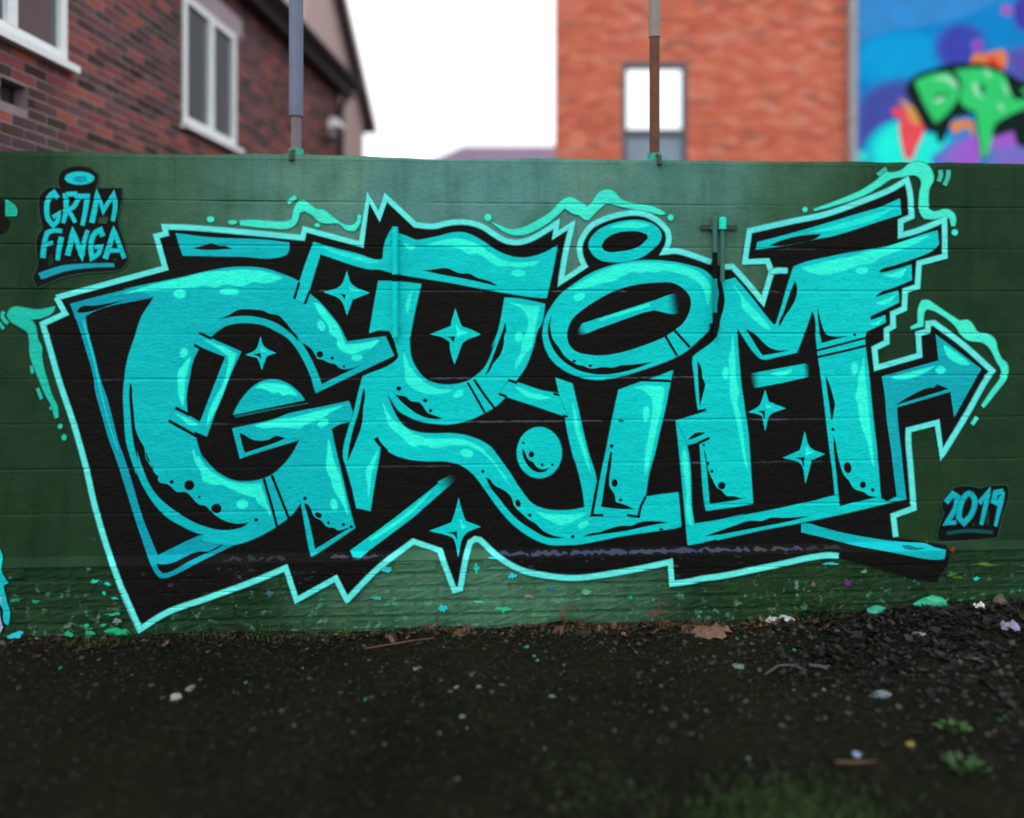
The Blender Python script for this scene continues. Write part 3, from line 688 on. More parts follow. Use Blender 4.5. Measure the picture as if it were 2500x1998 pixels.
def skin_parts(shapes, V, Fc, top, mat, depth, names):
    """names: part key -> (object name, label, parent key)"""
    made = {}
    keys = []
    for s in shapes:
        if s[0] not in keys: keys.append(s[0])
    by = {k: [] for k in keys}
    for t, i in enumerate(top):
        if i >= 0 and shapes[i][1] is not None: by[shapes[i][0]].append(t)
    order = sorted(keys, key=lambda k: 0 if isinstance(names[k][2], bpy.types.Object) else 1)
    for k in order:
        ts = by[k]
        if not ts: continue
        used = {}
        vs, fs, cs = [], [], []
        for t in ts:
            tri = []
            for v in Fc[t]:
                if v not in used:
                    used[v] = len(vs); x, z = V[v]; vs.append((x, depth(z, x), z))
                tri.append(used[v])
            a, b, c = (V[v] for v in Fc[t])
            if (b[0]-a[0])*(c[1]-a[1])-(b[1]-a[1])*(c[0]-a[0]) < 0: tri = tri[::-1]
            fs.append(tuple(tri)); cs.append(shapes[top[t]][1])
        nm, lab, par = names[k]
        po = par if isinstance(par, bpy.types.Object) else made[par]
        o = mesh_obj(nm, vs, fs, mat, po, cols=cs)
        if lab: o['label'] = lab
        made[k] = o
    return made

# -- paint on the wall
m_spray, n, b = new_mat('spray_paint')
a = N(n, 'ShaderNodeAttribute'); a.attribute_name = 'Col'
nz = noise_node(n, 2.2, 5, 0.6)
nz2 = noise_node(n, 38.0, 6, 0.72)
r1 = ramp(n, nz.outputs['Fac'], [(0.28, (0.80, 0.86, 0.90)), (0.5, (1.0, 0.98, 0.97)), (0.72, (1.15, 1.07, 1.03))])
r2 = ramp(n, nz2.outputs['Fac'], [(0.28, (0.74,)*3), (0.44, (1.0,)*3), (0.62, (1.04,)*3), (0.78, (1.22,)*3)])
c1 = mixc(n, 1.0, a.outputs['Color'], r1.outputs[0], 'MULTIPLY')
c2 = mixc(n, 1.0, c1, r2.outputs[0], 'MULTIPLY')
# thin wear: tiny chips where the old grey block shows
wr = noise_node(n, 95.0, 3, 0.6); wr2 = noise_node(n, 5.0, 3, 0.6)
mul = N(n, 'ShaderNodeMath', operation='MULTIPLY'); n.links.new(wr.outputs['Fac'], mul.inputs[0]); n.links.new(wr2.outputs['Fac'], mul.inputs[1])
rw = ramp(n, mul.outputs[0], [(0.40, (0, 0, 0)), (0.47, (1, 1, 1))])
wf = N(n, 'ShaderNodeMath', operation='MULTIPLY'); n.links.new(rw.outputs[0], wf.inputs[0]); wf.inputs[1].default_value = 0.35
fk = noise_node(n, 130.0, 4, 0.7); rfk = ramp(n, fk.outputs['Fac'], [(0.60, (0, 0, 0)), (0.72, (1, 1, 1))])  # pale flecks: glints off the pitted surface, put into the colour
fkm = N(n, 'ShaderNodeMath', operation='MULTIPLY'); n.links.new(rfk.outputs[0], fkm.inputs[0]); fkm.inputs[1].default_value = 0.16
c3 = mixc(n, fkm.outputs[0], c2, (0.10, 0.12, 0.115))
n.links.new(mixc(n, wf.outputs[0], c3, (0.06, 0.075, 0.07)), b.inputs['Base Color'])
b.inputs['Roughness'].default_value = 0.55; b.inputs['Specular IOR Level'].default_value = 0.07
st_ = N(n, 'ShaderNodeMapping'); tc = N(n, 'ShaderNodeTexCoord'); n.links.new(tc.outputs['Object'], st_.inputs['Vector']); st_.inputs['Scale'].default_value = (1.0, 1.0, 1.9)
h1 = noise_node(n, 46.0, 6, 0.72, vec=st_.outputs[0]); h2 = noise_node(n, 9.0, 4, 0.6, vec=st_.outputs[0])
ad = N(n, 'ShaderNodeMath', operation='MULTIPLY_ADD'); n.links.new(h2.outputs['Fac'], ad.inputs[0]); ad.inputs[1].default_value = 1.6; n.links.new(h1.outputs['Fac'], ad.inputs[2])
bump(n, b, ad.outputs[0], 0.75, 0.008)

wall = tag(empty('painted_wall', (0, 0, 0)), 'long green painted block wall on a brick plinth carrying a big turquoise and black graffiti piece', 'wall')
hl = []
for j in BLOCK_J: hl += [j+0.0055, j+0.004, j-0.011]
for j in BRICK_J: hl += [j-0.005, j, j+0.005]
hl += [FIL0, FIL1]
GAP = 0.0035
V_, F_, top_ = skin_mesh(SHAPES, on_wall, hl, None, (-3.2, 3.4))
names = {'mural': ('mural', 'big graffiti piece of turquoise wildstyle letters on a black ground with pale cyan outline', wall),
         'outline': ('outline', 'pale cyan outline round the black ground', 'mural'),
         'letter_one': ('letter', 'turquoise letter G, first of the four', 'mural'), 'letter_two': ('letter', 'turquoise letter R with a flag top and long curling tail', 'mural'),
         'letter_three': ('letter', 'turquoise letter I with two rings above it', 'mural'), 'letter_four': ('letter', 'turquoise letter M with winged right shoulder', 'mural'),
         'arrow': ('arrow', 'turquoise arrow at the right end pointing right', 'mural'), 'swipe': ('paint_stroke', 'turquoise stroke sweeping to the lower right', 'mural'),
         'sparkle_bar': ('paint_stroke', 'diagonal turquoise bar fading out under the letter R', 'mural'), 'ball': ('ball', None, 'mural'),
         'tag': ('tag', 'small black backed signature with a halo reading GRIM FINGA', wall), 'tag_halo': ('halo', None, 'tag'), 'tag_underline': ('underline', None, 'tag'),
         'date': ('date', 'black backed date 2019 at lower right', wall), 'date_underline': ('underline', None, 'date'),
         'paint_edge_top': ('old_graffiti', 'edge of another graffiti piece, upper left', wall), 'paint_edge_low': ('old_graffiti', 'pale cyan edge of another graffiti piece, lower left', wall)}
for s in SHAPES:
    k = s[0]
    if k in names: continue
    if k.startswith('glow'): names[k] = ('glow_stroke', None, 'mural')
    elif k.startswith('star'): names[k] = ('star', None, 'mural')
    elif k.startswith('tag_'): names[k] = ('letter', None, 'tag')
    elif k.startswith('date_'): names[k] = ('digit', None, 'date')
    elif k.startswith('splash'): names[k] = ('paint_splash', None, wall)
skin_parts(SHAPES, V_, F_, top_, m_spray, lambda z, x: face_y(z, x)-GAP, names)

# -- blocks and bricks under the paint
m_green, n, b = new_mat('green_wall_paint')
geo = N(n, 'ShaderNodeNewGeometry'); sep = N(n, 'ShaderNodeSeparateXYZ'); n.links.new(geo.outputs['Position'], sep.inputs[0])
# grey-teal overspray drifts over the upper middle of the wall, the rest is dark green with edge vignette put into the colour
mp = N(n, 'ShaderNodeMapping'); n.links.new(geo.outputs['Position'], mp.inputs['Vector'])
mp.inputs['Location'].default_value = (-0.15*0.33, 0, -2.2*0.62); mp.inputs['Scale'].default_value = (0.33, 0.0, 0.62)
ln = N(n, 'ShaderNodeVectorMath', operation='LENGTH'); n.links.new(mp.outputs[0], ln.inputs[0])
nz = noise_node(n, 1.3, 4, 0.6, vec=geo.outputs['Position'])
ad = N(n, 'ShaderNodeMath', operation='MULTIPLY_ADD'); n.links.new(nz.outputs['Fac'], ad.inputs[0]); ad.inputs[1].default_value = 0.5; n.links.new(ln.outputs['Value'], ad.inputs[2])
r = ramp(n, ad.outputs[0], [(0.30, lin((86, 138, 134))), (0.56, lin((78, 127, 118))), (0.78, lin((62, 101, 80))), (0.92, lin((42, 77, 52))), (1.0, lin((27, 56, 34)))])
nz3 = noise_node(n, 4.5, 6, 0.65, vec=geo.outputs['Position'])
r3 = ramp(n, nz3.outputs['Fac'], [(0.3, (0.62, 0.74, 0.58)), (0.52, (1, 1, 1)), (0.72, (1.3, 1.16, 1.0))])
mp2 = N(n, 'ShaderNodeMapping'); n.links.new(geo.outputs['Position'], mp2.inputs['Vector'])
mp2.inputs['Location'].default_value = (-0.2*0.55, 0, -0.2*1.6); mp2.inputs['Scale'].default_value = (0.55, 0.0, 1.6)
ln2 = N(n, 'ShaderNodeVectorMath', operation='LENGTH'); n.links.new(mp2.outputs[0], ln2.inputs[0])
ad2 = N(n, 'ShaderNodeMath', operation='MULTIPLY_ADD'); n.links.new(nz.outputs['Fac'], ad2.inputs[0]); ad2.inputs[1].default_value = 0.6; n.links.new(ln2.outputs['Value'], ad2.inputs[2])
rp2 = ramp(n, ad2.outputs[0], [(0.45, (1, 1, 1)), (1.0, (0, 0, 0))])
cc = mixc(n, 1.0, mixc(n, rp2.outputs[0], r.outputs[0], lin((66, 112, 88))), r3.outputs[0], 'MULTIPLY')
np_2 = noise_node(n, 0.9, 2, 0.4, vec=geo.outputs['Position']); rpp = ramp(n, np_2.outputs['Fac'], [(0.56, (0, 0, 0)), (0.585, (1, 1, 1))])
pm_ = N(n, 'ShaderNodeMath', operation='MULTIPLY'); n.links.new(rpp.outputs[0], pm_.inputs[0]); pm_.inputs[1].default_value = 0.5
cc = mixc(n, pm_.outputs[0], cc, mixc(n, 1.0, cc, (1.35, 1.12, 0.92), 'MULTIPLY'))
strk = N(n, 'ShaderNodeMapping'); n.links.new(geo.outputs['Position'], strk.inputs['Vector']); strk.inputs['Scale'].default_value = (9.0, 9.0, 0.8)
nst = noise_node(n, 1.6, 4, 0.6, vec=strk.outputs[0]); rst = ramp(n, nst.outputs['Fac'], [(0.30, (0.68, 0.74, 0.7)), (0.5, (1, 1, 1)), (0.75, (1.12, 1.1, 1.05))])
cc = mixc(n, 0.7, cc, mixc(n, 1.0, cc, rst.outputs[0], 'MULTIPLY'))
# scrubby flecks of older paint and bare masonry, mostly low on the plinth
fl = noise_node(n, 24.0, 5, 0.7, vec=geo.outputs['Position'])
mz = N(n, 'ShaderNodeMapRange'); n.links.new(sep.outputs['Z'], mz.inputs['Value'])
for i_, v_ in ((1, 0.0), (2, 0.5), (3, 0.13), (4, 0.0)): mz.inputs[i_].default_value = v_
sm_ = N(n, 'ShaderNodeMath', operation='ADD'); n.links.new(fl.outputs['Fac'], sm_.inputs[0]); n.links.new(mz.outputs[0], sm_.inputs[1])
rf = ramp(n, sm_.outputs[0], [(0.66, (0, 0, 0)), (0.74, (1, 1, 1))])
fc = noise_node(n, 7.0, 2, 0.5, vec=geo.outputs['Position'])
rc = ramp(n, fc.outputs['Fac'], [(0.35, lin((70, 46, 36))), (0.5, lin((96, 140, 112))), (0.62, lin((60, 150, 120))), (0.7, lin((30, 40, 30)))])
ff = N(n, 'ShaderNodeMath', operation='MULTIPLY'); n.links.new(rf.outputs[0], ff.inputs[0]); ff.inputs[1].default_value = 0.75
n.links.new(mixc(n, ff.outputs[0], cc, rc.outputs[0]), b.inputs['Base Color'])
b.inputs['Roughness'].default_value = 0.65; b.inputs['Specular IOR Level'].default_value = 0.1
hb = noise_node(n, 42.0, 6, 0.72, vec=geo.outputs['Position']); bump(n, b, hb.outputs['Fac'], 0.9, 0.009)

def rough_box(L, H, D, seg_x, seg_z, jit, rnd, bev=0.004):
    """a masonry unit: front face gridded and slightly uneven, arrises worn back; front at y = 0"""
    v, fcs = [], []
    xs = [-L/2, -L/2+bev*2]+[-L/2+L*i/seg_x for i in range(1, seg_x)]+[L/2-bev*2, L/2]
    zs = [0, bev*2]+[H*i/seg_z for i in range(1, seg_z)]+[H-bev*2, H]
    for z in zs:
        for x in xs:
            edge = (x in (xs[0], xs[-1])) + (z in (zs[0], zs[-1]))
            v.append((x+rnd.uniform(-1, 1)*jit*0.5*(edge > 0), bev*min(edge, 1)+abs(rnd.gauss(0, jit)), z+rnd.uniform(-1, 1)*jit*0.5*(edge > 0)))
    nx, nz_ = len(xs), len(zs)
    for j in range(nz_-1):
        for i in range(nx-1):
            a = j*nx+i; fcs.append((a, a+1, a+nx+1, a+nx))
    n0 = len(v)
    v += [(-L/2, D, 0), (L/2, D, 0), (L/2, D, H), (-L/2, D, H)]
    bl, br, tr, tl = 0, nx-1, nx*nz_-1, nx*(nz_-1)
    fcs.append((n0, n0+1)+tuple(reversed(range(bl, br+1))))
    fcs.append((n0+1, n0+2)+tuple(br+nx*j for j in reversed(range(nz_))))
    fcs.append((n0+2, n0+3)+tuple(range(tl, tr+1)))
    fcs.append((n0+3, n0)+tuple(nx*j for j in range(nz_)))
    fcs.append((n0+3, n0+2, n0+1, n0))
    return v, fcs

def mesh_only(name, v, fcs, mat):
    me = bpy.data.meshes.new(name); me.from_pydata(v, [], fcs); me.materials.append(mat); me.update(); return me

rnd = random.Random(3)
WX0, WX1 = -4.6, 4.9
BL = 0.45
bl_meshes = [mesh_only('block', *rough_box(BL-0.0006, COURSE-0.0155, 0.2, 3, 2, 0.0005, rnd, 0.0008), m_green) for _ in range(4)]
half = [mesh_only('block', *rough_box(BL/2-0.0006, COURSE-0.0155, 0.2, 2, 2, 0.0005, rnd, 0.0008), m_green) for _ in range(2)]
for j in range(N_COURSE):
    z = Z_LEDGE+COURSE*j+0.0055
    x = WX0
    if j % 2: link('block', rnd.choice(half), wall, (x+BL/4, 0.0, z)); x += BL/2
    while x+BL <= WX1+0.01:
        link('block', rnd.choice(bl_meshes), wall, (x+BL/2, rnd.uniform(0, 0.0008), z)); x += BL
    if x+BL/2 <= WX1+0.01: link('block', rnd.choice(half), wall, (x+BL/4, 0.0, z))
# mortar: a profiled sheet behind the unit faces
mb = MB()
zs = [FIL0-0.02, FIL0, FIL1-0.004, FIL1]
prof = [(PL_Y+0.004, FIL0-0.01), (PL_Y+0.001, FIL0), (-0.003, FIL1-0.002), (0.0015, FIL1)]
for j in BLOCK_J: prof += [(0.003, j-0.016, 0, 0), (0.0003, j-0.0112, 0, 0), (0.0003, j+0.0042, j, 0.0082), (0.0003, j+0.006, j, 0.0052)]
prof += [(0.004, Z_TOP-0.012), (0.004, Z_TOP-0.004)]
vs = []
NX = 170
for i in range(NX+1):
    x = WX0+(WX1-WX0)*i/NX
    for q in prof: vs.append((x, q[0]+(q[3]*jamp(x, q[2]) if len(q) > 2 else 0), q[1]))
np_ = len(prof)
mesh_obj('mortar', vs, [(i*np_+k, (i+1)*np_+k, (i+1)*np_+k+1, i*np_+k+1) for i in range(NX) for k in range(np_-1)], m_green, wall)
# plinth bricks
br_meshes = [mesh_only('brick', *rough_box(0.214, BRICK_H-0.009, 0.1, 5, 3, 0.0034, rnd, 0.0055), m_green) for _ in range(7)]
for j in range(N_BRICK_C):
    x = WX0-(0.1125 if j % 2 else 0)
    while x < WX1:
        link('brick', rnd.choice(br_meshes), wall, (x+0.1125, PL_Y+rnd.uniform(-0.0005, 0.007)+(0.006 if rnd.random() < 0.06 else 0), BRICK_H*j+0.0045), (rnd.gauss(0, 0.006), rnd.gauss(0, 0.005), rnd.gauss(0, 0.006)))
        x += 0.223
mesh_obj('mortar', [(WX0, PL_Y+0.012, -0.1), (WX1, PL_Y+0.012, -0.1), (WX1, PL_Y+0.012, FIL0), (WX0, PL_Y+0.012, FIL0)], [(0, 1, 2, 3)], m_green, wall)
# core and a thin uneven cement capping
mb = MB(); mb.quadbox((WX0, 0.03, -0.1), (WX1, 0.21, Z_TOP-0.006)); mb.build('core', m_green, wall)
vs, fs = [], []
NX = 220
for i in range(NX+1):
    x = WX0+(WX1-WX0)*i/NX
    dz = 0.010*noise.noise((x*1.7, 3.1, 0))+0.005*noise.noise((x*8, 1.1, 0))-0.012*max(0, 1-abs(x+0.05)/0.5)
    vs += [(x, 0.0, Z_TOP-0.0095), (x, 0.004, Z_TOP+0.012+dz), (x, 0.09, Z_TOP+0.022+dz), (x, 0.214, Z_TOP+0.012+dz), (x, 0.214, Z_TOP-0.012)]
for i in range(NX):
    for k in range(4):
        a_ = i*5+k; fs.append((a_, a_+5, a_+6, a_+1))
mesh_obj('capping', vs, fs, m_green, wall, smooth=False)
# ---------------------------------------------------------------- buildings behind
m_abrick = attr_mat('weathered_brick', 0.9, 0.18, 9.0, 0.5, 60.0, spec=0.08)
m_mortar = plain('mortar_grey', lin((140, 126, 130)), 0.9, 0.25, 5.0, 0.4)
m_upvc = plain('white_plastic', (0.86, 0.93, 0.94), 0.35, 0.05, 3.0)
m_glass, n, b = new_mat('window_glass'); b.inputs['Base Color'].default_value = (0.085, 0.10, 0.115, 1); b.inputs['Roughness'].default_value = 0.08; b.inputs['Specular IOR Level'].default_value = 0.8
m_glass2, n, b = new_mat('sky_mirroring_glass'); b.inputs['Base Color'].default_value = (0.8, 0.86, 0.87, 1); b.inputs['Metallic'].default_value = 0.9; b.inputs['Roughness'].default_value = 0.06
m_blind = plain('grey_blue_panel', lin((120, 140, 158)), 0.4, 0.08, 3.0)
m_conc = plain('concrete', lin((172, 160, 168)), 0.85, 0.12, 8.0, 0.3)
m_darkwood = plain('dark_gutter', lin((34, 26, 24)), 0.5, 0.3, 8.0)
m_slate = plain('slate', lin((70, 62, 72)), 0.7, 0.3, 7.0, 0.4)
m_pink = plain('pink_render', lin((190, 165, 160)), 0.85, 0.10, 3.0, 0.25)
m_verge = plain('verge_paint', lin((128, 104, 104)), 0.7, 0.12, 5.0)
m_frame = plain('dark_grey_frame', lin((72, 74, 86)), 0.5, 0.1, 4.0)
m_grey = plain('grey_plastic', lin((150, 148, 155)), 0.5, 0.1, 5.0)

def brick_wall(root, length, z0, z1, pal, holes, seed, near_first, stuff_above, thick=0.1, bl=0.225, bh=0.075, mort=None):
    """single bricks as parts (the 300 that show largest), the rest as one joined part; local front at y = 0"""
    rn = random.Random(seed)
    variants = []
    for c in pal:
        g0 = rn.uniform(0.9, 1.1); k = [min(1, v*g0) for v in c]
        me = MB().quadbox((0.007, 0, 0.0075), (bl-0.007, thick, bh-0.0075), tuple(k))
        o = me.build('tmp', m_abrick); variants.append(o.data); bpy.data.objects.remove(o)
    cells = []
    j = 0; z = z0
    while z < z1-0.01:
        x = -bl/2 if j % 2 else 0.0
        while x < length-0.02:
            xa, xb = max(0, x), min(length, x+bl)
            ok = xb-xa > 0.06
            for (hx0, hx1, hz0, hz1) in holes:
                if xa < hx1 and xb > hx0 and z+bh > hz0+0.02 and z < hz1-0.02:
                    if xa < hx0-0.06: xb = hx0
                    elif xb > hx1+0.06: xa = hx1
                    else: ok = False
            if ok: cells.append((xa, xb, z))
            x += bl
        z += bh; j += 1
    vis = [c for c in cells if stuff_above[0] <= c[2] < stuff_above[1]]
    vis.sort(key=near_first)
    single = set(vis[:300])
    mb = MB()
    for c in cells:
        xa, xb, z = c
        y = rn.uniform(-0.002, 0.002)
        if c in single:
            link('brick', rn.choice(variants), root, (xa, y, z), scale=((xb-xa)/bl, 1, 1))
        else:
            k = rn.choice(pal); g = rn.uniform(0.85, 1.15)
            mb.quadbox((xa+0.007, y, z+0.0075), (xb-0.007, y+thick, z+bh-0.0075), tuple(min(1, q*g) for q in k))
    tag(mb.build('brickwork', m_abrick, root), kind='stuff')
    # mortar backing, in strips round the openings
    xs = sorted({0, length, *[min(length, max(0, h[0])) for h in holes], *[min(length, max(0, h[1])) for h in holes]})
    zs = sorted({z0, z1, *[h[2] for h in holes], *[h[3] for h in holes]})
    mb = MB()
    for xa, xb in zip(xs, xs[1:]):
        for za, zb in zip(zs, zs[1:]):
            if any(xa >= h[0]-1e-6 and xb <= h[1]+1e-6 and za >= h[2]-1e-6 and zb <= h[3]+1e-6 for h in holes): continue
            mb.quadbox((xa, 0.0035, za), (xb, thick+0.1, zb))
    mb.build('mortar', mort or m_mortar, root)

# -- brick house on the left, its long wall running away from us
D0, LAT0, SLP = 4.0, -3.694+0.079*4.0, 0.079
dirA = (FWD+RGT*SLP).normalized(); angA = math.atan2(dirA.y, dirA.x)
pA = EYE+FWD*D0+RGT*LAT0; pA.z = 0
K = math.hypot(1, SLP)
house = tag(empty('brick_house', pA, angA), 'old dark red brick house at the left with white plastic windows and deep dark eaves', 'house')
LA = (12.3-D0)*K; ZE = 5.2
def xa(d): return (d-D0)*K
W1 = (xa(4.55), xa(5.66), 3.42, 4.66); W2 = (xa(7.35), xa(8.5), 3.42, 4.66); VH = (xa(5.02), xa(5.27), 2.98, 3.135)
palA = [lin(c) for c in ((118,76,76),(98,70,68),(128,76,74),(82,60,58),(146,84,76),(110,78,82),(78,64,58),(136,76,76),(154,86,74),(92,72,68),(80,74,64),(112,72,70),(70,54,50),(142,82,82),(88,70,74))]
brick_wall(house, LA, 0.0, ZE, palA, [W1, W2, VH], 5, lambda c: c[0], (2.7, 5.3))
def upvc_window(root, x0, x1, z0, z1, name='window'):
    fr = MB(); t = 0.075; y0, y1 = -0.015, 0.06
    fr.quadbox((x0, y0, z0), (x0+t, y1, z1)).quadbox((x1-t, y0, z0), (x1, y1, z1))
    fr.quadbox((x0+t, y0, z0), (x1-t, y1, z0+t)).quadbox((x0+t, y0, z1-t), (x1-t, y1, z1))
    xm = (x0+x1)/2
    fr.quadbox((xm-t*0.6, y0-0.004, z0+t), (xm+t*0.6, y1, z1-t))
    wn_ = fr.build(name, m_upvc, root)
    for a_, b_2 in ((x0+t, xm-t*0.6), (xm+t*0.6, x1-t)):
        MB().quadbox((a_, 0.02, z0+t), (b_2, 0.035, z1-t)).build('pane', m_glass, wn_)
    MB().quadbox((x0-0.03, -0.075, z0-0.055), (x1+0.06, 0.05, z0-0.002)).build('sill', m_upvc, wn_)
    return wn_
for wv in (W1, W2):
    upvc_window(house, *wv)
    MB().quadbox((wv[0]-0.1, -0.018, wv[3]+0.002), (wv[1]+0.14, 0.09, wv[3]+0.215)).build('lintel', m_conc, house)
MB().quadbox((VH[0], 0.10, VH[2]), (VH[1], 0.12, VH[3])).build('vent', m_darkwood, house)
MB().quadbox((0, 0.13, 0), (LA, 5.0, ZE)).build('core', m_mortar, house)
mb = MB(); mb.quadbox((-0.2, -0.20, 5.06), (LA+0.12, 0.0, 5.10)); mb.quadbox((-0.2, -0.215, 5.10), (LA+0.12, -0.19, 5.20)); mb.build('soffit', m_darkwood, house)
gut = MB()
pts = [(-0.055+0.055*math.cos(a_), 0.055*math.sin(a_)) for a_ in [math.pi+math.pi*i/8 for i in range(9)]]
gv = [(x_, -0.225+py_, 5.25+pz_) for x_ in (-0.25, LA+0.15) for (py_, pz_) in pts]
gut.poly(gv, [(k, k+1, k+10, k+9) for k in range(8)]); gut.quadbox((-0.25, -0.345, 5.245), (LA+0.15, -0.335, 5.262)); gut.build('gutter', m_darkwood, house)
MB().poly([(-0.2, -0.25, 5.24), (LA+0.12, -0.25, 5.24), (LA+0.12, 3.0, 7.6), (-0.2, 3.0, 7.6), (-0.2, -0.25, 5.16), (LA+0.12, -0.25, 5.16), (LA+0.12, 3.0, 7.5), (-0.2, 3.0, 7.5)],
          [(0, 1, 2, 3), (7, 6, 5, 4), (0, 4, 5, 1), (1, 5, 6, 2), (2, 6, 7, 3), (3, 7, 4, 0)]).build('roof', m_slate, house)
MB().tube([(LA-0.12, -0.16, 5.2), (LA-0.12, -0.16, 5.05), (LA-0.12, -0.06, 4.85), (LA-0.12, -0.06, 0)], 0.045, 10).build('downpipe', m_darkwood, house)
# white floodlight on the corner, standing off the wall on a bracket
lampd = 11.4
fl = tag(empty('floodlight', (0, 0, 0)), 'small white floodlight fixed high on the far corner of the brick house', 'light')
pl = at(822, 306, lampd); fl.location = pl; fl.rotation_euler = (0, 0, angA)
mb = MB(); mb.poly([(-0.12,-0.10,-0.04),(0.12,-0.10,-0.04),(0.12,0.10,-0.06),(-0.12,0.10,-0.06),(-0.06,-0.02,0.09),(0.06,-0.02,0.09),(0.06,0.08,0.10),(-0.06,0.08,0.10)],
                   [(0,3,2,1),(4,5,6,7),(0,1,5,4),(1,2,6,5),(2,3,7,6),(3,0,4,7)]); mb.build('lamp_housing', m_upvc, fl)
MB().tube([(0, 0.02, -0.05), (0, 0.04, -0.22), (0, 0.3, -0.26)], 0.02, 8).build('bracket', m_darkwood, fl)
MB().quadbox((-0.2, -0.02, -0.2), (-0.1, 0.06, -0.12)).build('sensor', m_grey, fl)

# -- paler house beyond, only its rendered gable shows past the brick house
pB = EYE+FWD*12.45+RGT*(-4.31+0.079*12.45); pB.z = 0
hB = tag(empty('gabled_house', pB, angA), 'pale pink rendered house with a steep gable beyond the brick house', 'house')
LB = (16.0-12.45)*K; ZEB, SB = 5.58, 0.855
zr = ZEB+LB*SB
MB().poly([(0, 0, 0), (LB, 0, 0), (LB, 0, ZEB), (0, 0, zr), (0, 6, 0), (LB, 6, 0), (LB, 6, ZEB), (0, 6, zr)],
          [(0, 1, 2, 3), (1, 5, 6, 2), (5, 4, 7, 6), (4, 0, 3, 7), (0, 4, 5, 1), (3, 2, 6, 7)]).build('wall', m_pink, hB)
th = 0.16
MB().poly([(-0.05, -0.16, zr+0.04), (LB+0.25, -0.16, ZEB-0.21+0.04), (LB+0.25, 6.1, ZEB-0.17), (-0.05, 6.1, zr+0.04), (-0.05, -0.16, zr+th+0.04), (LB+0.25, -0.16, ZEB-0.17+th), (LB+0.25, 6.1, ZEB-0.17+th), (-0.05, 6.1, zr+th+0.04)],
          [(0, 3, 2, 1), (4, 5, 6, 7), (0, 1, 5, 4), (1, 2, 6, 5), (2, 3, 7, 6), (3, 0, 4, 7)]).build('roof', m_slate, hB)
MB().poly([(-0.05, -0.20, zr+0.0), (LB+0.27, -0.20, ZEB-0.24), (LB+0.27, -0.165, ZEB-0.24), (-0.05, -0.165, zr), (-0.05, -0.20, zr+0.24), (LB+0.27, -0.20, ZEB+0.0), (LB+0.27, -0.165, ZEB), (-0.05, -0.165, zr+0.24)],
          [(0, 3, 2, 1), (4, 5, 6, 7), (0, 1, 5, 4), (1, 2, 6, 5), (2, 3, 7, 6), (3, 0, 4, 7)]).build('bargeboard', m_verge, hB)
MB().tube([(LB-0.08, -0.06, 4.6), (LB-0.08, -0.06, 0)], 0.04, 8).build('downpipe', m_verge, hB)

# -- orange brick block, facing us
DC = 12.0; DCX = lambda px: (px-CXP)/F_PX*DC
pC = EYE+FWD*DC+RGT*DCX(1357); pC.z = 0
bC = tag(empty('brick_building', pC, -YAW), 'plain orange brick building in the middle with one tall window', 'building')
LC = DCX(2078)-DCX(1357)
zC = lambda py: EYE.z+(HOR-py)/F_PX*DC
WC = (DCX(1518)-DCX(1357), DCX(1678)-DCX(1357), 3.0, zC(152))
palC = [lin(c) for c in ((204,108,84),(196,98,76),(210,118,94),(200,102,80),(188,92,74),(212,130,108),(202,100,72),(206,112,86))]
m_mortC = plain('mortar_ochre', lin((190, 128, 108)), 0.9, 0.2, 5.0, 0.4)
brick_wall(bC, LC, 0.0, 8.0, palC*3+[lin((156, 100, 86)), lin((210, 136, 114))], [WC], 9, lambda c: abs(c[2]-5.3), (3.8, 6.7), mort=m_mortC)
MB().poly([(0.01,0.15,0),(LC-0.01,0.15,0),(LC-0.01,7,0),(0.75,7,0),(0.01,0.15,8),(LC-0.01,0.15,8),(LC-0.01,7,8),(0.75,7,8)],[(0,3,2,1),(4,5,6,7),(0,1,5,4),(1,2,6,5),(2,3,7,6),(3,0,4,7)]).build('core', m_mortar, bC)
fr = MB(); t = 0.075; x0, x1, z0, z1 = WC; zt = zC(322)
fr.quadbox((x0, 0.01, z0), (x0+t, 0.09, z1)).quadbox((x1-t, 0.01, z0), (x1, 0.09, z1)).quadbox((x0+t, 0.01, z1-t*1.2), (x1-t, 0.09, z1)).quadbox((x0+t, 0.01, zt-0.05), (x1-t, 0.09, zt+0.04))
wC = fr.build('window', m_frame, bC)
MB().poly([(x0+t, 0.05, zt+0.04), (x1-t, 0.05, zt+0.04), (x1-t, 0.05, z1-t), (x0+t, 0.05, z1-t)], [(0, 1, 2, 3)]).build('pane', m_glass2, wC)
MB().quadbox((x0+t, 0.05, z0), (x1-t, 0.06, zt-0.05)).build('pane', m_blind, wC)
MB().quadbox((-0.02, -0.03, 8.0), (LC+0.02, 0.3, 8.08)).build('coping', m_conc, bC)

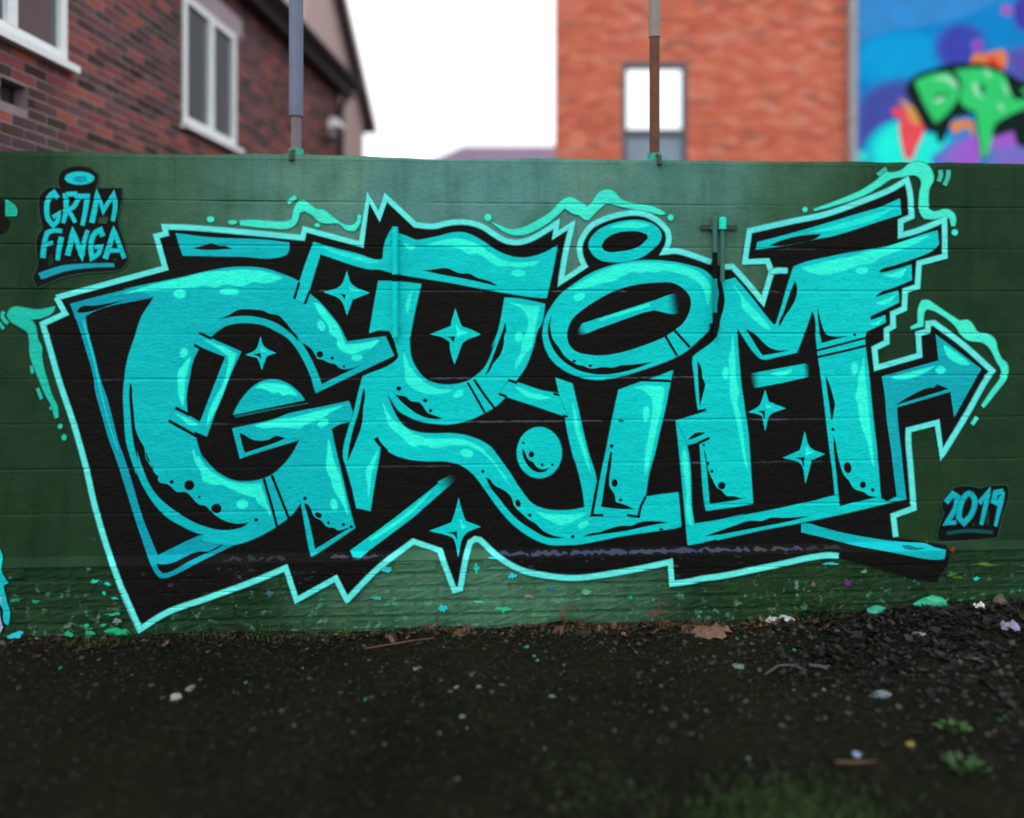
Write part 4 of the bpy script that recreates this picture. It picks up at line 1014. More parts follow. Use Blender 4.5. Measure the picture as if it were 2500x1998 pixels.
# -- painted gable wall to the right of it
DD = 11.9
pD = EYE+FWD*DD+RGT*((2094-CXP)/F_PX*DD); pD.z = 0
wD = tag(empty('mural_wall', pD, -YAW), 'tall blue painted wall at upper right with green letters and purple clouds', 'wall')
def to_D(px, py): return ((px-2094)/F_PX*DD, EYE.z+(HOR-py)/F_PX*DD)
CROPS['X'] = (1500, 0)
def PX(s): return [(1500+float(t.split(',')[0])/2.156, float(t.split(',')[1])/2.156) for t in s.split()]
SD_ = []
BLUE_D = lin((14, 136, 208))
def soft(k, c, poly):
    m = poly.mean(axis=0)
    for sc_, t_ in ((1.22, .18), (1.15, .36), (1.08, .55), (1.0, .74), (.92, .9), (.84, 1)):
        SD_.append((k, tuple(BLUE_D[i]+(c[i]-BLUE_D[i])*t_ for i in range(3)), m+(poly-m)*sc_, None))
def fd(k, c, s):
    q = smooth_path(PX(s))
    if k.startswith(('cloud', 'haze')): soft(k, lin(c), q)
    else: SD_.append((k, lin(c), q, None))
def ed(k, c, cx, cy, rx, ry):
    q = np.array([(1500+(cx+rx*math.cos(2*math.pi*i/20))/2.156, (cy+ry*math.sin(2*math.pi*i/20))/2.156) for i in range(20)])
    if k.startswith(('cloud', 'haze')): soft(k, lin(c), q)
    else: SD_.append((k, lin(c), q, None))
SD_.append(('base', lin((14, 132, 205)), np.array([(2095, -600), (3100, -600), (3100, 900), (2095, 900)], float), None))
fd('cloud_a', (12, 160, 220), "1300,250 1500,180 1650,200 1700,330 1600,420 1450,440 1300,400")
ed('cloud_b', (62, 72, 178), 1825, 250, 125, 120); fd('cloud_c', (92, 84, 176), "2060,280 2200,250 2600,300 2600,420 2200,430 2080,400")
fd('cloud_d', (70, 80, 165), "1290,600 1330,500 1450,440 1600,440 1650,600 1600,760 1300,780 1285,700"); ed('cloud_e', (70, 60, 170), 2160, 70, 60, 90)
ed('cloud_f', (170, 90, 190), 2065, 55, 30, 26); ed('cloud_g', (150, 70, 190), 1910, 240, 28, 30)
fd('haze_a', (34, 240, 222), "1360,760 1420,680 1500,650 1620,700 1740,720 1760,840 1740,900 1370,900"); ed('haze_b', (50, 220, 215), 1290, 825, 55, 30)
fd('haze_c', (160, 96, 205), "1760,800 1850,730 1950,690 2050,660 2160,640 2600,640 2600,900 1760,900"); fd('haze_d', (128, 112, 200), "1990,800 2600,760 2600,900 1990,900")
fd('flame_a', (238, 82, 92), "1500,640 1530,560 1590,580 1640,650 1620,720 1590,780 1570,840 1530,840 1510,760"); fd('flame_b', (214, 156, 84), "1490,520 1540,540 1590,590 1610,660 1560,650 1530,570")
ed('flame_c', (240, 72, 80), 1490, 590, 28, 26); fd('flame_d', (226, 130, 70), "1870,330 1890,280 1960,280 2040,260 2070,300 2050,380 2000,380 1960,340"); fd('flame_e', (222, 66, 60), "1960,310 2000,300 2050,370 2040,400 1990,370")
fd('flame_f', (222, 140, 70), "1760,650 1850,630 1890,640 1895,720 1850,670 1790,710"); 
fd('shadow', (18, 36, 32), "1530,480 1555,420 1700,355 1790,335 1990,345 2100,400 2160,430 2260,420 2330,520 2300,760 2240,800 2160,780 2120,760 2100,690 1980,730 1965,840 1930,840 1890,600 1780,625 1730,750 1700,755 1690,700 1640,690")
fd('letter_a', (52, 206, 114), "1580,430 1660,395 1760,380 1800,430 1810,500 1760,590 1690,650 1640,570"); fd('letter_b', (52, 206, 114), "1790,370 1900,360 1980,370 2050,400 2080,480 2110,530 2156,520 2190,560 2070,612 2000,660 1985,740 1960,830 1935,830 1900,590 1840,560 1815,520 1825,440")
fd('letter_c', (52, 206, 114), "2140,470 2230,450 2290,520 2270,700 2220,740 2180,640 2200,560")
fd('gap_a', (18, 36, 32), "1680,505 1750,490 1760,500 1700,520"); fd('gap_b', (18, 36, 32), "1920,450 1950,440 1945,500 1925,490")
fd('shine_a', (160, 236, 190), "1670,420 1740,400 1800,430 1810,470 1790,460 1740,425"); fd('shine_b', (170, 240, 200), "1680,530 1730,505 1730,530 1690,545"); fd('shine_c', (150, 234, 186), "1885,430 1905,440 1930,500 1950,520 1920,510 1890,480"); fd('shine_d', (150, 234, 186), "1940,360 1965,365 1985,405 1965,410"); fd('shine_e', (150, 234, 186), "2040,430 2065,450 2080,500 2060,490"); fd('shine_f', (150, 234, 186), "2020,540 2045,555 2050,590 2025,575")
zb = [-0.2, 9.4]
Vd, Fd, td = skin_mesh(SD_, to_D, [3.0], None, (0.0, 5.6))
keep = (Vd[Fd].mean(axis=1)[:, 1] > 0.05) & (Vd[Fd].mean(axis=1)[:, 1] < 6.9) & (Vd[Fd].mean(axis=1)[:, 0] < 5.3)
td = np.where(keep, td, -1)
m_wallpaint = attr_mat('mural_paint', 0.75, 0.12, 3.0, 0.4, 40.0, spec=0.05)
zcl = [min(v, 1) for v in (0, 0)]
nmD = {}
for s in SD_:
    k = s[0]
    if k in nmD: continue
    if k == 'base': nmD[k] = ('blue_paint', None, wD)
    elif k.startswith('letter'): nmD[k] = ('letter', None, wD)
    elif k.startswith(('cloud', 'haze')): nmD[k] = ('paint_cloud', None, wD)
    elif k.startswith('flame'): nmD[k] = ('paint_flame', None, wD)
    else: nmD[k] = ('letter_'+k.split('_')[0], None, wD)
SD2 = SD_
Vd[:, 1] = np.clip(Vd[:, 1], 0.0, 8.0); Vd[:, 0] = np.clip(Vd[:, 0], 0.0, 5.4)
skin_parts(SD_, Vd, Fd, td, m_wallpaint, lambda z, x: -0.003, nmD)
m_bluewall = plain('blue_masonry', lin((14, 132, 205)), 0.7, 0.15, 3.0, 0.4)
MB().quadbox((0, 0, 0), (5.4, 0.3, 8.4)).build('masonry', m_bluewall, wD)
pipe = tag(empty('corner_pipe', EYE+FWD*11.85+RGT*((2084-CXP)/F_PX*11.85), -YAW), 'grey vertical strip between the orange brick building and the blue wall', 'pipe'); pipe.location.z = 0
MB().quadbox((-0.055, -0.01, 0), (0.055, 0.1, 8.2)).build('channel', m_grey, pipe)
for zz in (3.2, 4.6, 6.0): MB().quadbox((-0.07, -0.022, zz), (0.07, -0.011, zz+0.05)).build('clip', m_grey, pipe)

# -- low slate roof far behind
DF = 30.0
pF = EYE+FWD*DF+RGT*(-6.0); pF.z = 0
hF = tag(empty('distant_house', pF, -YAW), 'distant house whose purple grey hipped roof peeps over the wall', 'house')
zR, zE2 = EYE.z+(HOR-356)/F_PX*(DF+2), 6.9
m_proof = plain('purple_slate', lin((112, 92, 116)), 0.75, 0.2, 2.0, 0.3)
lx = lambda px: (px-CXP)/F_PX*DF+6.0
xe = lx(975)-0.6
MB().quadbox((xe+0.4, 0.4, 0), (10.5, 7.6, zE2)).build('wall', m_pink, hF)
xr = lx(1130)
MB().poly([(xe, 0, zE2-0.1), (11, 0, zE2-0.1), (11, 8, zE2-0.1), (xe, 8, zE2-0.1), (xr*32/30-0.4, 2.0, zR), (8.5, 2.0, zR), (8.5, 6, zR), (xr*32/30-0.4, 6, zR)],
          [(0, 3, 2, 1), (0, 1, 5, 4), (1, 2, 6, 5), (2, 3, 7, 6), (3, 0, 4, 7), (4, 5, 6, 7)]).build('roof', m_proof, hF)

# ---------------------------------------------------------------- poles and straps on the painted wall
m_galv = plain('bluish_pole_paint', lin((98, 108, 130)), 0.7, 0.15, 6.0, metal=0.0)
m_rust = plain('rusty_brown_steel', lin((96, 58, 42)), 0.8, 0.35, 12.0, 0.3)
m_gsleeve = plain('dull_grey_sleeve', lin((130, 124, 118)), 0.6, 0.15, 9.0)
m_tealp = plain('teal_painted_metal', lin((20, 150, 130)), 0.5, 0.2, 12.0)
m_dkgreen = plain('dark_green_metal', lin((26, 44, 34)), 0.6, 0.25, 10.0)
def top_pole(px, label, lower, upper, zsplit, r0, r1):
    r = ray(px, 380); t = (0.10-EYE.y)/r.y
    p = EYE+r*t; p.z = Z_TOP+0.012
    o = tag(empty('fence_pole', p), label, 'pole', 'steel poles on top of the wall')
    MB().tube([(0, 0, 0), (0, 0, zsplit)], [r0, r0], 14).build('pole', lower, o, smooth=False)
    MB().tube([(0, 0, zsplit-0.05), (0, 0, 1.9)], [r1, r1], 14).build('sleeve', upper, o)
    MB().quadbox((-0.05, -0.06, -0.005), (0.05, 0.06, 0.014)).tube([(0, 0, 0.014), (0, 0, 0.05)], 0.038, 12).build('foot_clamp', m_tealp, o)
    MB().tube([(0, -0.06, 0.03), (0, -0.105, 0.015), (0, -0.113, -0.03)], 0.012, 8).build('hook', m_dkgreen, o)
    return o
top_pole(723, 'bluish grey steel pole on the wall in front of the brick house', m_rust if False else plain('dull_brown_grey', lin((112, 100, 108)), 0.7, 0.15, 8.0), m_galv, 0.27, 0.027, 0.036)
top_pole(1598, 'rusty brown pole with grey upper sleeve in front of the tall window', m_rust, m_gsleeve, 0.72, 0.027, 0.031)

def wall_bar(px, py0, py1, label, segs, rad):
    x, z1 = on_wall(px, py0); _, z0 = on_wall(px, py1)
    o = tag(empty('wall_bar', (x, 0, z0)), label, 'bar', 'short upright bars fixed to the painted face of the wall')
    for (a_, b_2, mt) in segs:
        za, zb2 = (z1-z0)*(1-b_2), (z1-z0)*(1-a_)
        MB().tube([(0, -0.03, za), (0, -0.03, zb2)], rad, 12).build('bar', mt, o)
    for zz in (0.06, (z1-z0)-0.06):
        MB().quadbox((-0.022, -0.03, zz-0.008), (0.022, -0.004, zz+0.008)).build('strap', segs[0][2] if zz > 0.1 else segs[-1][2], o)
    return o
def paint_m(name, c): return plain(name, c, 0.6, 0.12, 20.0, 0.4, spec=0.08)
m_bt, m_bb, m_bg = paint_m('turquoise_coat', T), paint_m('black_coat', BLK), paint_m('green_coat', lin((60, 108, 98)))
wall_bar(966, 556, 824, 'upright bar painted over in turquoise through the top of the letter R', [(0, 0.43, m_bt), (0.43, 0.495, m_bb), (0.495, 1.0, m_bt)], 0.0155)
barR = wall_bar(1741, 530, 822, 'upright bar painted over in green, black and turquoise between the ring and the letter M', [(0, 0.30, m_bg), (0.30, 0.52, m_bb), (0.52, 0.80, paint_m('dark_turquoise_coat', lin((6, 140, 145)))), (0.80, 1.0, m_bb)], 0.0125)
xb, zbk = on_wall(1756, 548)
tb = tag(empty('pipe_stub', (xb, 0, zbk)), 'bright teal capped pipe stub on a dark green bracket above the letter M', 'bracket')
MB().quadbox((-0.10, -0.014, -0.03), (0.09, -0.004, -0.006)).build('bracket', m_dkgreen, tb)
MB().tube([(0.006, -0.03, -0.30), (0.006, -0.03, -0.03)], 0.012, 10).build('pipe', m_bg, tb)
MB().tube([(0.006, -0.034, -0.03), (0.006, -0.034, 0.026), (0.006, -0.034, 0.032)], [0.019, 0.019, 0.012], 12).build('cap', paint_m('bright_teal_coat', lin((30, 225, 200))), tb)
# ---------------------------------------------------------------- the yard
def g_h(x, y):
    h = 0.010*noise.noise((x*1.1, y*1.1, 0))+0.006*noise.noise((x*3.7, y*3.7, 5))
    # soil and rubbish banked along the foot of the wall, higher at the right
    foot = math.exp(-max(0, PL_Y-y)/0.16)
    h += foot*(0.014+0.022*noise.noise((x*3.1, y*4, 9))+0.012*noise.noise((x*11, y*9, 3)))
    heap = math.exp(-((x-2.75)/0.75)**2)*math.exp(-(max(0, -y-0.2)/0.8)**2)
    h += heap*(0.075+0.03*noise.noise((x*6, y*6, 2))+0.015*noise.noise((x*15, y*15, 4)))
    return h-0.004

xs = [-300, -80, -25, -10, -6]+[-4.5+0.06*i for i in range(151)]+[6, 10, 25, 80, 300]
ys = [-300, -80, -25, -8, -5]+[-3.6+0.05*i for i in range(74)]+[0.2, 2, 6, 12, 25, 80, 400]
vs, fs = [], []
for y in ys:
    for x in xs:
        vs.append((x, y, g_h(x, y) if (-4.6 < x < 4.7 and -3.7 < y < 0.15) else -0.02))
nx = len(xs)
for j in range(len(ys)-1):
    for i in range(nx-1):
        a_ = j*nx+i; fs.append((a_, a_+1, a_+nx+1, a_+nx))
m_ground, n, b = new_mat('dark_damp_asphalt')
geo = N(n, 'ShaderNodeNewGeometry'); pos = geo.outputs['Position']
n1 = noise_node(n, 1.1, 5, 0.6, vec=pos); n2 = noise_node(n, 26.0, 6, 0.7, vec=pos); n3 = noise_node(n, 120.0, 3, 0.6, vec=pos)
r1 = ramp(n, n1.outputs['Fac'], [(0.3, (0.0058, 0.0066, 0.0040)), (0.5, (0.0102, 0.0108, 0.0064)), (0.7, (0.0170, 0.0150, 0.0098))])
r2 = ramp(n, n2.outputs['Fac'], [(0.3, (0.35,)*3), (0.52, (1.0, 0.98, 0.95)), (0.72, (2.1, 1.95, 1.7))])
cc = mixc(n, 1.0, r1.outputs[0], r2.outputs[0], 'MULTIPLY')
n4 = noise_node(n, 2.3, 5, 0.65, vec=pos)
rm = ramp(n, n4.outputs['Fac'], [(0.52, (0, 0, 0)), (0.68, (1, 1, 1))])
mf = N(n, 'ShaderNodeMath', operation='MULTIPLY'); n.links.new(rm.outputs[0], mf.inputs[0]); mf.inputs[1].default_value = 0.6
cc = mixc(n, mf.outputs[0], cc, (0.0092, 0.0140, 0.0042))
vo = N(n, 'ShaderNodeTexVoronoi'); vo.inputs['Scale'].default_value = 55; n.links.new(pos, vo.inputs['Vector'])
rv = ramp(n, vo.outputs['Distance'], [(0.10, (1, 1, 1)), (0.20, (0, 0, 0))])
vc = ramp(n, vo.outputs['Color'], [(0.80, (0, 0, 0)), (0.88, (1, 1, 1))])
gm = N(n, 'ShaderNodeMath', operation='MULTIPLY'); n.links.new(rv.outputs[0], gm.inputs[0]); n.links.new(vc.outputs[0], gm.inputs[1])
n.links.new(mixc(n, gm.outputs[0], cc, lin((34, 40, 37))), b.inputs['Base Color'])
b.inputs['Roughness'].default_value = 0.8; b.inputs['Specular IOR Level'].default_value = 0.04
hh = N(n, 'ShaderNodeMath', operation='MULTIPLY_ADD'); n.links.new(n2.outputs['Fac'], hh.inputs[0]); hh.inputs[1].default_value = 2.0; n.links.new(n3.outputs['Fac'], hh.inputs[2])
bump(n, b, hh.outputs[0], 1.0, 0.014)
tag(mesh_obj('ground', vs, fs, m_ground, smooth=True), kind='structure')

# ---------------------------------------------------------------- loose things on the ground
def put(px, py, dz=0.0):
    p = ground_at(px, py)
    for _ in range(4): p = ground_at(px, py, g_h(p.x, p.y))
    if p.y > PL_Y-0.02: p.y = PL_Y-0.02
    p.z = g_h(p.x, p.y)+dz
    return p

def rock_mesh(name, r, mat, rn, sub=1, squash=0.6):
    bm = bmesh.new(); bmesh.ops.create_icosphere(bm, subdivisions=sub, radius=1)
    o_ = Vector((rn.uniform(0, 50), rn.uniform(0, 50), rn.uniform(0, 50)))
    for v in bm.verts:
        k = 1+0.55*noise.noise(v.co*1.3+o_)+rn.uniform(-0.28, 0.2)
        v.co = Vector((v.co.x*k*r, v.co.y*k*r*rn.uniform(0.8, 1.05), v.co.z*k*r*squash))
    me = bpy.data.meshes.new(name); bm.to_mesh(me); bm.free(); me.materials.append(mat); return me

rn = random.Random(21)
m_stones = [plain('stone_%s' % k, lin(c), 0.85, 0.3, 30.0, 0.4, 90.0) for k, c in (('grey', (46, 54, 50)), ('pale', (88, 98, 94)), ('brown', (52, 43, 35)), ('dark', (30, 32, 28)))]
m_chipm = plain('mint_paint_chip', lin((28, 104, 86)), 0.6, 0.2, 20.0)
STK = (0, 0, 1, 2, 3, 3, 2, 0, 3, 2)
rocks = [rock_mesh('stone', 0.012, m_stones[STK[i]], rn, 1, 0.55) for i in range(10)]
chips = [rock_mesh('paint_chip', 0.011, m_chipm, rn, 1, 0.3) for i in range(3)]
spots = []
while len(spots) < 225:
    px = rn.uniform(-20, 2520); py = 1545+abs(rn.gauss(0, 170))
    if py > 1990: continue
    if px < 800 and rn.random() < 0.4: continue
    if rn.random() > 0.35+0.65*(px/2500): continue
    spots.append((px, py))
for _ in range(70): spots.append((rn.uniform(700, 2050), 1530+abs(rn.gauss(0, 28))))
for i, (px, py) in enumerate(spots):
    p = put(px, py, 0.002)
    chip = rn.random() < 0.055
    s = rn.uniform(0.45, 1.3)*(1.0 if py < 1800 else 0.75)
    ri = rn.randrange(10)
    o = link('paint_chip' if chip else 'stone', rn.choice(chips) if chip else rocks[ri], None, p, (rn.uniform(-.3, .3), rn.uniform(-.3, .3), rn.uniform(0, 6.3)), (s*rn.uniform(0.8, 1.4), s, s))
    zone = 'at the foot of the painted wall' if py < 1600 else ('in the near foreground' if py > 1800 else 'on the open ground')
    zone += ' on the left' if px < 850 else (' on the right' if px > 1650 else ' in the middle')
    if chip: tag(o, 'tiny flake of mint green paint '+zone, 'paint chip', 'paint flakes scattered on the ground')
    else: tag(o, ('grey', 'pale grey', 'brownish', 'dark')[STK[ri]]+' loose stone '+zone, 'stone', 'loose stones scattered over the yard')

# leaf litter and crumbs along the wall and over the heap at the right
def litter(name, count, place, mats, size, rn, curl=0.4):
    v, fcs, cs = [], [], []
    for _ in range(count):
        x, y = place()
        if y > PL_Y-0.015: y = PL_Y-0.015
        z = g_h(x, y)+rn.uniform(0.002, 0.016)
        L = size*(0.35+1.5*rn.random()**2.2); wd = L*rn.uniform(0.25, 0.8)
        M = Matrix.Translation((x, y, z)) @ Matrix.Rotation(rn.uniform(0, 6.3), 4, 'Z') @ Matrix.Rotation(rn.gauss(0, 0.35), 4, 'X') @ Matrix.Rotation(rn.gauss(0, 0.35), 4, 'Y')
        cu = curl*L*rn.uniform(0.1, 0.5)
        k = len(v)
        for q in ((-L/2, 0, cu), (-L*0.1, -wd/2, 0), (L*0.15, -wd*0.45, 0), (L/2, 0, cu), (L*0.15, wd*0.45, 0.1*cu), (-L*0.1, wd/2, 0.1*cu), (0, 0, -0.2*cu)): v.append(tuple(M @ Vector(q)))
        fcs += [(k, k+1, k+6), (k+1, k+2, k+6), (k+2, k+3, k+6), (k+3, k+4, k+6), (k+4, k+5, k+6), (k+5, k, k+6)]
        c = rn.choice(mats); g = rn.uniform(0.7, 1.3); cs += [tuple(min(1, q*g) for q in c)]*6
    return tag(mesh_obj(name, v, fcs, m_leaf, cols=cs), kind='stuff')
m_leaf = attr_mat('dead_leaves', 0.7, 0.25, 30.0, 0.2, 80.0)
brown = [lin(c) for c in ((15, 13, 12), (24, 20, 17), (12, 11, 10), (36, 29, 25), (10, 9, 8), (20, 16, 13), (56, 50, 48), (13, 12, 9), (18, 17, 14), (12, 10, 8))]
tag(litter('leaf_litter', 3400, lambda: (rn.gauss(2.5, 0.62), -0.05-abs(rn.gauss(0, 0.5))), brown, 0.034, rn), 'dark brown leaf litter banked at the right foot of the wall')
tag(litter('soil_crumbs', 1300, lambda: (rn.uniform(-3.0, 3.2), PL_Y-abs(rn.gauss(0, 0.10))), brown[:4]+[lin((30, 40, 22)), lin((70, 50, 38)), lin((86, 64, 50)), lin((52, 40, 32))], 0.024, rn), 'crumbs of soil and leaf along the foot of the wall')
# coarse grit and crumbs over the whole yard
def grit(count, rn):
    v, fcs, cs = [], [], []
    tones = [(0.005, 0.005, 0.0035), (0.008, 0.007, 0.0045), (0.012, 0.010, 0.007), (0.008, 0.011, 0.005), (0.018, 0.018, 0.014), (0.006, 0.006, 0.004), (0.010, 0.008, 0.005)]
    for _ in range(count):
        x, y = rn.uniform(-2.9, 3.2), -0.06-2.0*rn.random()**2.0
        if rn.random() > 0.45+0.5*(x+2.9)/6.1: continue
        r_ = 0.002+0.007*rn.random()**3; z = g_h(x, y)-r_*0.3; k = len(v); a_ = rn.uniform(0, 6.3)
        for q in range(3):
            u = a_+q*2.1+rn.uniform(-.4, .4); v.append((x+r_*1.4*math.cos(u), y+r_*1.4*math.sin(u), z+r_*rn.uniform(0, .3)))
        v.append((x+r_*rn.uniform(-.4, .4), y+r_*rn.uniform(-.4, .4), z+r_*rn.uniform(.7, 1.5)))
        fcs += [(k, k+1, k+3), (k+1, k+2, k+3), (k+2, k, k+3)]; c = rn.choice(tones); g = rn.uniform(.6, 1.4); cs += [tuple(q*g for q in c)]*3
    return tag(mesh_obj('grit', v, fcs, m_leaf, cols=cs), 'dark grit and crumbs strewn over the asphalt', kind='stuff')
grit(22000, rn)
m_moss = attr_mat('moss_and_grass', 0.8, 0.25, 30.0, 0.2, 80.0)
def blades(name, count, place, cols, hgt, rn, label):
    v, fcs, cs = [], [], []
    for _ in range(count):
        x, y, z = place()
        h = hgt*rn.uniform(0.4, 1.3); a_ = rn.uniform(0, 6.3); lean = rn.uniform(0.1, 0.9)*h; wd = 0.0025*rn.uniform(0.7, 1.6)
        dx, dy = math.cos(a_), math.sin(a_); k = len(v)
        v += [(x-dy*wd, y+dx*wd, z), (x+dy*wd, y-dx*wd, z), (x+dx*lean*0.4-dy*wd*0.8, y+dy*lean*0.4+dx*wd*0.8, z+h*0.6), (x+dx*lean*0.4+dy*wd*0.8, y+dy*lean*0.4-dx*wd*0.8, z+h*0.6), (x+dx*lean, y+dy*lean, z+h*0.9)]
        fcs += [(k, k+1, k+3, k+2), (k+2, k+3, k+4)]
        c = rn.choice(cols); cs += [c, c]
    return tag(mesh_obj(name, v, fcs, m_moss, cols=cs), label, kind='stuff')
gr = [lin(c) for c in ((34, 56, 18), (42, 68, 24), (28, 44, 16), (54, 78, 32))]
pc = ground_at(1930, 1985)
def gp():
    x = rn.gauss(pc.x, 0.16); y = rn.gauss(pc.y-0.05, 0.10); return (x, y, g_h(x, y)-0.003)
blades('grass_patch', 2600, gp, gr[:3], 0.032, rn, 'low dark grass in the near foreground')
pm = ground_at(1420, 1930)
def gp2():
    x = rn.gauss(pm.x, 0.12); y = rn.gauss(pm.y, 0.09); return (x, y, g_h(x, y)-0.003)
blades('moss_patch', 700, gp2, gr[:3], 0.012, rn, 'thin moss on the asphalt')

def gp3():
    while True:
        x = rn.uniform(-2.8, 2.6)
        if noise.noise((x*2.7, 4.4, 1.0)) > rn.uniform(-0.15, 0.45): break
    y = PL_Y-0.012-abs(rn.gauss(0, 0.035)); return (x, y, g_h(x, y)-0.003)
blades('foot_moss', 3200, gp3, [lin(c) for c in ((36, 56, 24), (50, 66, 28), (28, 42, 18), (70, 74, 34), (60, 48, 34))], 0.022, rn, 'straggling moss and grass along the foot of the wall')
tag(litter('dead_leaves', 420, lambda: (rn.gauss(0.95, 0.75), PL_Y-0.01-abs(rn.gauss(0, 0.06))), [lin(c) for c in ((74, 52, 38), (92, 66, 48), (56, 40, 30), (40, 32, 26))], 0.035, rn), 'withered brown leaves caught along the middle of the wall foot')
# weeds, each a plant of its own
m_weed = attr_mat('weed_leaves', 0.6, 0.25, 30.0, 0.2, 60.0)
def weed(px, py, r, nleaf, label, tone, flat=0.5, lsize=0.028):
    p = put(px, py); o = tag(empty('weed', p), label, 'plant', 'weeds at the foot of the wall')
    v, fcs, cs = [], [], []; stm = MB()
    for i in range(nleaf):
        a_ = rn.uniform(0, 6.3); rr = r*math.sqrt(rn.random()); z = r*flat*rn.random()*(1.2-rr/r)+0.006
        x, y = rr*math.cos(a_), min(rr*math.sin(a_), -0.01 if p.y > -0.12 else 9)
        M = Matrix.Translation((x, y, z)) @ Matrix.Rotation(a_+rn.gauss(0, .5), 4, 'Z') @ Matrix.Rotation(rn.uniform(-.9, .2), 4, 'Y') @ Matrix.Rotation(rn.gauss(0, .4), 4, 'X')
        L = lsize*rn.uniform(0.6, 1.3); k = len(v)
        for q in ((0, 0, 0), (L*.35, -L*.33, .002), (L*.8, -L*.2, 0), (L, 0, -.003), (L*.8, L*.2, 0), (L*.35, L*.33, .002), (L*.45, 0, -.003)): v.append(tuple(M @ Vector(q)))
        fcs += [(k, k+1, k+6), (k+1, k+2, k+6), (k+2, k+3, k+6), (k+3, k+4, k+6), (k+4, k+5, k+6), (k+5, k, k+6)]
        g = rn.uniform(0.6, 1.4); cs += [tuple(q*g for q in tone)]*6
        if i % 4 == 0: stm.tube([(0, 0, 0), (x*0.6, y*0.6, z*0.8), (x, y, z)], 0.0014, 5, tuple(q*0.8 for q in tone))
    mesh_obj('foliage', v, fcs, m_weed, o, cols=cs); stm.build('stem', m_weed, o)
weed(2000, 1500, 0.11, 120, 'dark leafy weed between the plinth and the leaf litter, right of the white scraps', lin((26, 48, 22)), 0.9)
weed(330, 1552, 0.06, 45, 'small mossy weed under the lowest left corner of the graffiti', lin((30, 52, 20)), 0.5, 0.018)
weed(640, 1548, 0.05, 40, 'small green weed at the wall foot left of centre', lin((46, 66, 24)), 0.6, 0.018)
weed(840, 1545, 0.04, 35, 'yellowish green sprig at the wall foot', lin((84, 92, 28)), 0.5, 0.018)
weed(940, 1525, 0.05, 40, 'tufty dark weed against the plinth below the zigzag outline', lin((34, 56, 24)), 0.9, 0.02)
weed(2330, 1790, 0.05, 26, 'green seedling among the leaf litter at the right', lin((44, 74, 30)), 0.4, 0.03)
weed(2360, 1880, 0.06, 26, 'broader green seedling near the right edge of the foreground', lin((40, 70, 30)), 0.4, 0.034)

# scraps of rubbish, one by one
def scrap(name, px, py, sx, sy, sz, c, label, cat, rot=0.0, seed=1, sub=2, rough=0.6):
    r_ = random.Random(seed); p = put(px, py)
    bm = bmesh.new(); bmesh.ops.create_icosphere(bm, subdivisions=sub, radius=1)
    off = Vector((seed*3.1, seed*1.7, 0))
    for v in bm.verts:
        k = 1+0.5*noise.noise(v.co*1.6+off)+0.25*noise.noise(v.co*4+off)+r_.uniform(-.12, .12)
        v.co = Vector((v.co.x*k*sx, v.co.y*k*sy, max(v.co.z*k*sz, -sz*0.35)+sz*0.35+0.25*sz*noise.noise(v.co*3+off)))
    me = bpy.data.meshes.new(name); bm.to_mesh(me); bm.free(); me.materials.append(plain(name+'_coat', lin(c), rough, 0.2, 25.0, 0.3, 60.0))
    o = bpy.data.objects.new(name, me); C.objects.link(o); o.location = p; o.rotation_euler = (0, 0, rot)
    return tag(o, label, cat)
def sheet(name, px, py, sx, sy, sz, c, label, cat, rot=0.0, seed=1):
    r_ = random.Random(seed); p = put(px, py); off = Vector((seed*2.3, seed*5.1, 0)); NR, NA = 5, 22
    v, fcs = [(0, 0, sz*0.6)], []
    for j in range(1, NR+1):
        for i in range(NA):
            u = 2*math.pi*i/NA; d = Vector((math.cos(u), math.sin(u), 0))
            k = (0.72+0.55*noise.noise(d*1.6+off)+0.22*noise.noise(d*4+off))*j/NR
            q = d*k; z = sz*(0.35+0.7*abs(noise.noise(q*2.4+off))+0.5*abs(noise.noise(q*5.5+off)))*(1.15-0.55*j/NR)+r_.uniform(-.06, .1)*sz
            v.append((q.x*sx, q.y*sy, max(0.001, z if j < NR else z*r_.uniform(0.05, 0.7))))
    for i in range(NA): fcs.append((0, 1+i, 1+(i+1) % NA))
    for j in range(NR-1):
        for i in range(NA):
            a_ = 1+j*NA+i; b2 = 1+j*NA+(i+1) % NA; fcs.append((a_, a_+NA, b2+NA, b2))
    o = mesh_obj(name, v, fcs, plain(name+'_coat', lin(c), 0.7, 0.35, 18.0, 0.3, 60.0), None, p, (0, 0, rot))
    return tag(o, label, cat)
sheet('crumpled_paper', 1735, 1548, 0.13, 0.085, 0.05, (94, 68, 50), 'crumpled brown paper lying at the foot of the wall', 'litter', 0.2, 3)
sheet('plastic_scrap', 1862, 1502, 0.05, 0.035, 0.03, (150, 160, 164), 'white plastic scrap against the plinth, left one of a close pair', 'litter', 0.3, 4)
sheet('plastic_scrap', 1912, 1504, 0.05, 0.035, 0.028, (150, 166, 168), 'white plastic scrap against the plinth, right one of a close pair', 'litter', -0.4, 5)
sheet('paper_scrap', 2392, 1482, 0.04, 0.04, 0.03, (226, 232, 222), 'bright white paper scrap on the leaf litter at far right', 'litter', 0.8, 6)
sheet('crumpled_wrapper', 2466, 1532, 0.065, 0.055, 0.045, (128, 120, 150), 'crumpled pale lilac wrapper near the right edge', 'litter', 0.1, 7)
scrap('paving_chunk', 2102, 1468, 0.06, 0.03, 0.026, (34, 150, 128), 'rubble lump splashed with mint paint at the plinth, smaller of two', 'stone', 0.3, 8)
scrap('paving_chunk', 2225, 1452, 0.085, 0.035, 0.036, (32, 160, 120), 'rubble lump splashed with mint paint at the plinth, bigger of two', 'stone', 0.1, 9)
